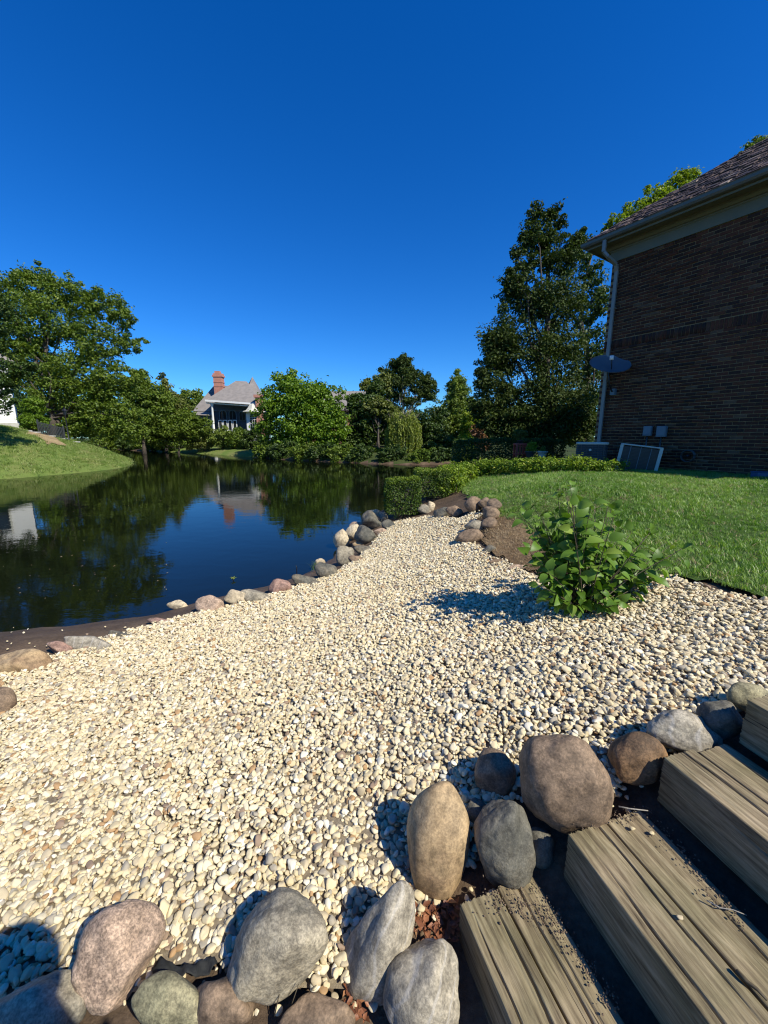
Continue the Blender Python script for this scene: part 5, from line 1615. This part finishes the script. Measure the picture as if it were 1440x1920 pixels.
# chimney
ch = MB(); c1 = hq(403, 735, 3.2); c2 = hq(421, 735, 3.2); wv = (c2.x - c1.x)
cxm = (c1.x + c2.x) / 2; cy0 = c1.y
zb = hq(412, 745, 3.2).z; ztp = hq(412, 706, 3.2).z
ch.box((cxm, cy0, (zb + ztp) / 2 - .8), (wv * .85, 1.2, ztp - zb + 1.6))
fpart('chimney', ch, M['salmon'])
b = MB(); b.box((cxm, cy0, ztp - .05), (wv * 1.05, 1.4, .3)).box((cxm, cy0, ztp + .25), (wv * .9, 1.2, .3)).box((cxm - .1, cy0, ztp + .6), (wv * .5, .8, .45)); b.box((cxm, cy0, ztp - 1.1), (wv * .92, 1.3, .15)).box((cxm, cy0, ztp - 1.8), (wv * .92, 1.3, .15))
fpart('chimney_cap', b, M['salmon'])
# right brick chimney stack
p0 = hq(486, 742, -1.5); b = MB().box((p0.x, p0.y, (p0.z + gz1) / 2), (1.05, 1.1, p0.z - gz1)).box((p0.x, p0.y, p0.z - .1), (1.5, 1.4, .45))
fpart('chimney', b, M['salmon'])
# columns
for u0_, u1_, v0_ in ((395, 399, 756), (464, 467, 772)):
    q = hq((u0_ + u1_) / 2, v0_, -.6); zb_ = gz1
    b = MB().lathe([(.30, 0), (.30, .3), (.2, .45), (.17, q.z - zb_ - .5), (.26, q.z - zb_ - .3), (.26, q.z - zb_)], (q.x, q.y, zb_), 14)
    fpart('column', b, M['white'], smooth=True)
# arched windows with frames
for (u_, v_, ru_, hv_) in ((418, 776, 7.5, 11), (436, 776, 7.5, 11), (454, 777, 6.5, 11)):
    c_ = hq(u_, v_, 1.42); r_ = ru_ / F_ * HT; hh_ = hv_ / F_ * HT
    def arch(r, hb, y): return [Vector((c_.x - r, y, c_.z - hb)), Vector((c_.x + r, y, c_.z - hb))] + [Vector((c_.x + r * math.cos(a), y, c_.z + r * math.sin(a) * 1.0)) for a in np.linspace(0, math.pi, 13)]
    fr_ = fpart('window', prism(arch(r_, hh_, c_.y), .1), M['greybox'])
    g_ = prism(arch(r_ * .8, hh_ * .93, c_.y - .04), .06).build('pane', M['glass'], fr_)
    for k in (0,):
        MB().box((c_.x, c_.y - .06, c_.z - hh_ * .2), (.06, .05, hh_ * 1.5)).build('mullion', M['greybox'], fr_)
for (u_, w_) in ((414, 3.0), (423, 3.0), (432, 3.0), (441, 3.0)):
    c_ = hq(u_, 798, 1.42); ww = w_ / F_ * HT
    fr_ = fpart('window', MB().box((c_.x, c_.y, c_.z), (ww * 2 + .16, .12, 1.9)), M['white'])
    MB().box((c_.x, c_.y - .07, c_.z), (ww * 2 - .1, .04, 1.65)).build('pane', M['glass'], fr_)
# white bay with flared roof
bc = hq(476, 800, -.8); bz0 = hq(476, 773, -.8).z; bw = 1.15
b = MB().box((bc.x, bc.y + .6, (bz0 + gz1) / 2), (bw * 2, 1.4, bz0 - gz1)); bay = fpart('bay', b, M['white'])
b = MB(); prof = [(2.0, 0), (1.95, .12), (1.5, .25), (1.15, .6), (.75, 1.2), (.2, 1.6), (.02, 1.65)]
b.lathe(prof, (bc.x, bc.y + .6, bz0), 8); fpart('bay_roof', b, M['offwhite'])
for vz, hh_ in ((783, .75), (800, 1.05)):
    z_ = hq(476, vz, -.8).z
    fr_ = fpart('window', MB().box((bc.x + .05, bc.y - .12, z_), (1.25, .08, hh_ * 2)), M['white'])
    MB().box((bc.x + .05, bc.y - .18, z_), (1.05, .04, hh_ * 2 - .2)).build('pane', M['glass'], fr_)
    for k in (-.18, .18): MB().box((bc.x + .05 + k, bc.y - .215, z_), (.05, .03, hh_ * 2 - .2)).build('mullion', M['white'], fr_)
    for k in (-.35, 0, .35): MB().box((bc.x + .05, bc.y - .235, z_ + k * hh_ * 1.4), (1.05, .01, .05)).build('mullion', M['white'], fr_)

# salmon brick house glimpsed through the trees
q = Q(660, 830, 62); r2 = empty('brick_house', (q[0], q[1], 1.3), 'salmon brick house mostly hidden behind the far trees', 'house')
MB().box((0, 4, 2.6), (16, 8, 5.2)).build('wall', M['salmon'], r2)
MB().add([(-8.6, -.6, 5.2), (8.6, -.6, 5.2), (8.6, 8.6, 5.2), (-8.6, 8.6, 5.2), (-4, 4, 8.6), (4, 4, 8.6)], [(0, 1, 5, 4), (1, 2, 5), (2, 3, 4, 5), (3, 0, 4), (3, 2, 1, 0)]).build('roof', M['shingle'], r2)
for x_ in (-5, -1.5, 2, 5.5):
    f_ = MB().box((x_, -.05, 3.0), (1.3, .12, 1.8)).build('window', M['white'], r2); MB().box((x_, -.13, 3.0), (1.05, .05, 1.5)).build('pane', M['glass'], f_)

# white house at the left edge
gq = Q(33, 797, 38); lh = empty('white_house', (gq[0], gq[1], gq[2]), 'white sided house cut off by the left edge behind the bank', 'house', None, math.radians(42))
topz = Q(33, 690, 38)[2] - gq[2]
MB().box((-5, 4, topz / 2 + .2), (10, 8, topz + .4)).build('wall', M['white'], lh)
b = MB(); nb_ = 34
for k in range(nb_):
    o_ = MB().box((-5, -.018, .25 + k * (topz + .1) / nb_), (10.0, .03, (topz + .1) / nb_ * .92)); o_.build('siding_board', M['white'], lh)
MB().box((-5, 3.95, -.3), (10.2, 8.2, 1.0)).build('foundation', M['stonepath'], lh)
MB().add([(-10.6, -.6, topz + .4), (.6, -.6, topz + .4), (.6, 8.6, topz + .4), (-10.6, 8.6, topz + .4), (-8, 4, topz + 3.4), (-3, 4, topz + 3.4)], [(0, 1, 5, 4), (1, 2, 5), (2, 3, 4, 5), (3, 0, 4), (3, 2, 1, 0)]).build('roof', M['shingle'], lh)
f_ = MB().box((-2.3, -.08, 2.2), (1.3, .1, 3.0)).build('window', M['offwhite'], lh); MB().box((-2.3, -.14, 2.2), (1.0, .04, 2.7)).build('pane', M['glass'], f_)
MB().box((-.06, -.06, topz / 2 + .2), (.14, .1, topz + .2)).build('corner_board', M['white'], lh)
# clipped bush, fence, lamp, slabs on the bank
tree('clipped rounded green bush beside the white house', 36, [(62, 762, 24, 20), (72, 790, 22, 18), (55, 790, 18, 16)], 7000, .13, 'maple', (64, 808), (64, 770), .08, 66, name='bush', cat='bush')
fence = empty('metal_fence', tuple(Q(75, 806, 34)), 'dark metal picket fence on top of the left bank', 'fence'); fl = fence.location
fi = Matrix.Translation(-fl)
def fp(name, b):
    o = b.build(name, M['darkmetal'], fence); o.matrix_parent_inverse = fi
def crest(u, v):
    while v < 860:
        q = PG(u, v)
        if q[1] < 34.5: return q
        v += 1
a_, c_ = crest(76, 806), crest(124, 816); hgt = 1.15
for k in range(17):
    p = Vector(a_ * (1 - k / 16) + c_ * k / 16)
    fp('picket', MB().bar(p + Vector((0, 0, -.1)), p + Vector((-.16, 0, hgt)), .075, .03))
for zz in (.12, hgt - .12):
    fp('rail', MB().bar(Vector(a_) + Vector((-.02, .03, zz)), Vector(c_) + Vector((-.1, .03, zz)), .04))
for p in (a_, c_): fp('post', MB().bar(Vector(p) + Vector((-.08, 0, -.3)), Vector(p) + Vector((-.08, 0, hgt + .15)), .09))
lp = crest(130, 818); lamp = empty('lamp_post', tuple(lp), 'black lantern lamp post at the end of the fence', 'lamp post')
MB().lathe([(.12, -.2), (.12, .15), (.05, .25), (.04, 2.2), (.07, 2.25), (.07, 2.3)], n=12).build('post', M['black'], lamp, True)
MB().lathe([(.10, 2.3), (.17, 2.62), (.16, 2.64)], n=6).build('lantern_glass', M['glass'], lamp)
MB().lathe([(.21, 2.62), (.10, 2.76), (.03, 2.8), (.02, 2.9), (.0, 2.92)], n=6).build('lantern_roof', M['black'], lamp)
for i, (u, v, w_) in enumerate([(44, 799, 1.0), (60, 803, 1.0), (92, 811, .9), (113, 816, .9), (134, 823, 1.1)]):
    g = crest(u, v); b = MB().box((0, 0, .05), (w_, .6, .12)); o = b.build('stone_slab', M['stonepath'], None, bevel=.02); o.location = g; o.rotation_euler = (0, 0, .3)
    tag(o, ['pale stone slab right by the corner of the white house', 'pale stone slab below the clipped round bush', 'pale stone slab at the near end of the metal fence', 'pale stone slab in front of the metal fence', 'pale stone slab at the foot of the lamp post'][i], 'stone slab', 'stone slabs on the left bank')

# ------------------------------------------------------------ the photographer (stands behind the camera, seen only as a shadow)
pz = h(.1, -.3)
person = empty('person', (.17, -.27, pz + .06), 'person in dark clothes standing at the steps holding up a phone', 'person')
person.scale = (1.06, 1.06, 1.07)
J = {'pel': (0, 0, .95), 'sp': (0, 0, 1.15), 'ch': (0, .02, 1.36), 'nk': (0, .02, 1.52), 'hd': (0, .03, 1.66), 'tp': (0, .02, 1.78)}
edges = [('pel', 'sp'), ('sp', 'ch'), ('ch', 'nk'), ('nk', 'hd'), ('hd', 'tp')]
rad = {'pel': .17, 'sp': .16, 'ch': .18, 'nk': .065, 'hd': .115, 'tp': .09}
for sx_, s_ in ((-1, 'l'), (1, 'r')):
    J.update({'sh' + s_: (.19 * sx_, .0, 1.44), 'el' + s_: (.25 * sx_ - .03, .02, 1.20), 'wr' + s_: (.09 * sx_ - .08, .10, 1.50), 'hn' + s_: (.065 * sx_ - .12, .14, 1.56),
              'hp' + s_: (.10 * sx_, 0, .88), 'kn' + s_: (.12 * sx_, .02, .48), 'an' + s_: (.13 * sx_, -.02, .09), 'ft' + s_: (.15 * sx_, .15, .04)})
    rad.update({'sh' + s_: .07, 'el' + s_: .048, 'wr' + s_: .032, 'hn' + s_: .03, 'hp' + s_: .10, 'kn' + s_: .065, 'an' + s_: .045, 'ft' + s_: .04})
    edges += [('ch', 'sh' + s_), ('sh' + s_, 'el' + s_), ('el' + s_, 'wr' + s_), ('wr' + s_, 'hn' + s_), ('pel', 'hp' + s_), ('hp' + s_, 'kn' + s_), ('kn' + s_, 'an' + s_), ('an' + s_, 'ft' + s_)]
    for fi_ in range(5):
        n1, n2 = 'f%d%s' % (fi_, s_), 'g%d%s' % (fi_, s_)
        J[n1] = (.052 * sx_ - .13, .155, 1.545 + fi_ * .018); J[n2] = (.03 * sx_ - .14, .165, 1.545 + fi_ * .018)
        rad[n1] = .009; rad[n2] = .008; edges += [('hn' + s_, n1), (n1, n2)]
keys = list(J); me = bpy.data.meshes.new('body'); me.from_pydata([J[k] for k in keys], [(keys.index(a), keys.index(b)) for a, b in edges], [])
body = link('body', me, simple('dark_clothes', (.04, .045, .06), (.03, .03, .04), 8, .8, .2), person)
md = body.modifiers.new('skin', 'SKIN')
for i, k in enumerate(keys):
    sv_ = me.skin_vertices[0].data[i] if me.skin_vertices else None
    if sv_: sv_.radius = (rad[k], rad[k]); sv_.use_root = (k == 'pel')
ss = body.modifiers.new('smooth', 'SUBSURF'); ss.levels = 1; ss.render_levels = 1
MB().lathe([(.0, .12), (.06, .115), (.13, .07), (.15, .0), (.14, -.06), (.11, -.08)], (0, .0, 1.70), 16).build('hair', M['bark'], person, True)
b = MB().box((.03, -.05, 2.26), (.075, .009, .15)); tag(b.build('phone', M['black'], None, bevel=.002), 'black phone held up by the person at the steps', 'phone')
bpy.context.view_layer.update()
ev = body.evaluated_get(bpy.context.evaluated_depsgraph_get()); print('FENCE', a_, c_, 'MOUND', h(-33,33)); print('BODY', ev.dimensions, len(ev.data.vertices), len(me.skin_vertices))
print('objects', len(bpy.data.objects), 'pebbles', npb)
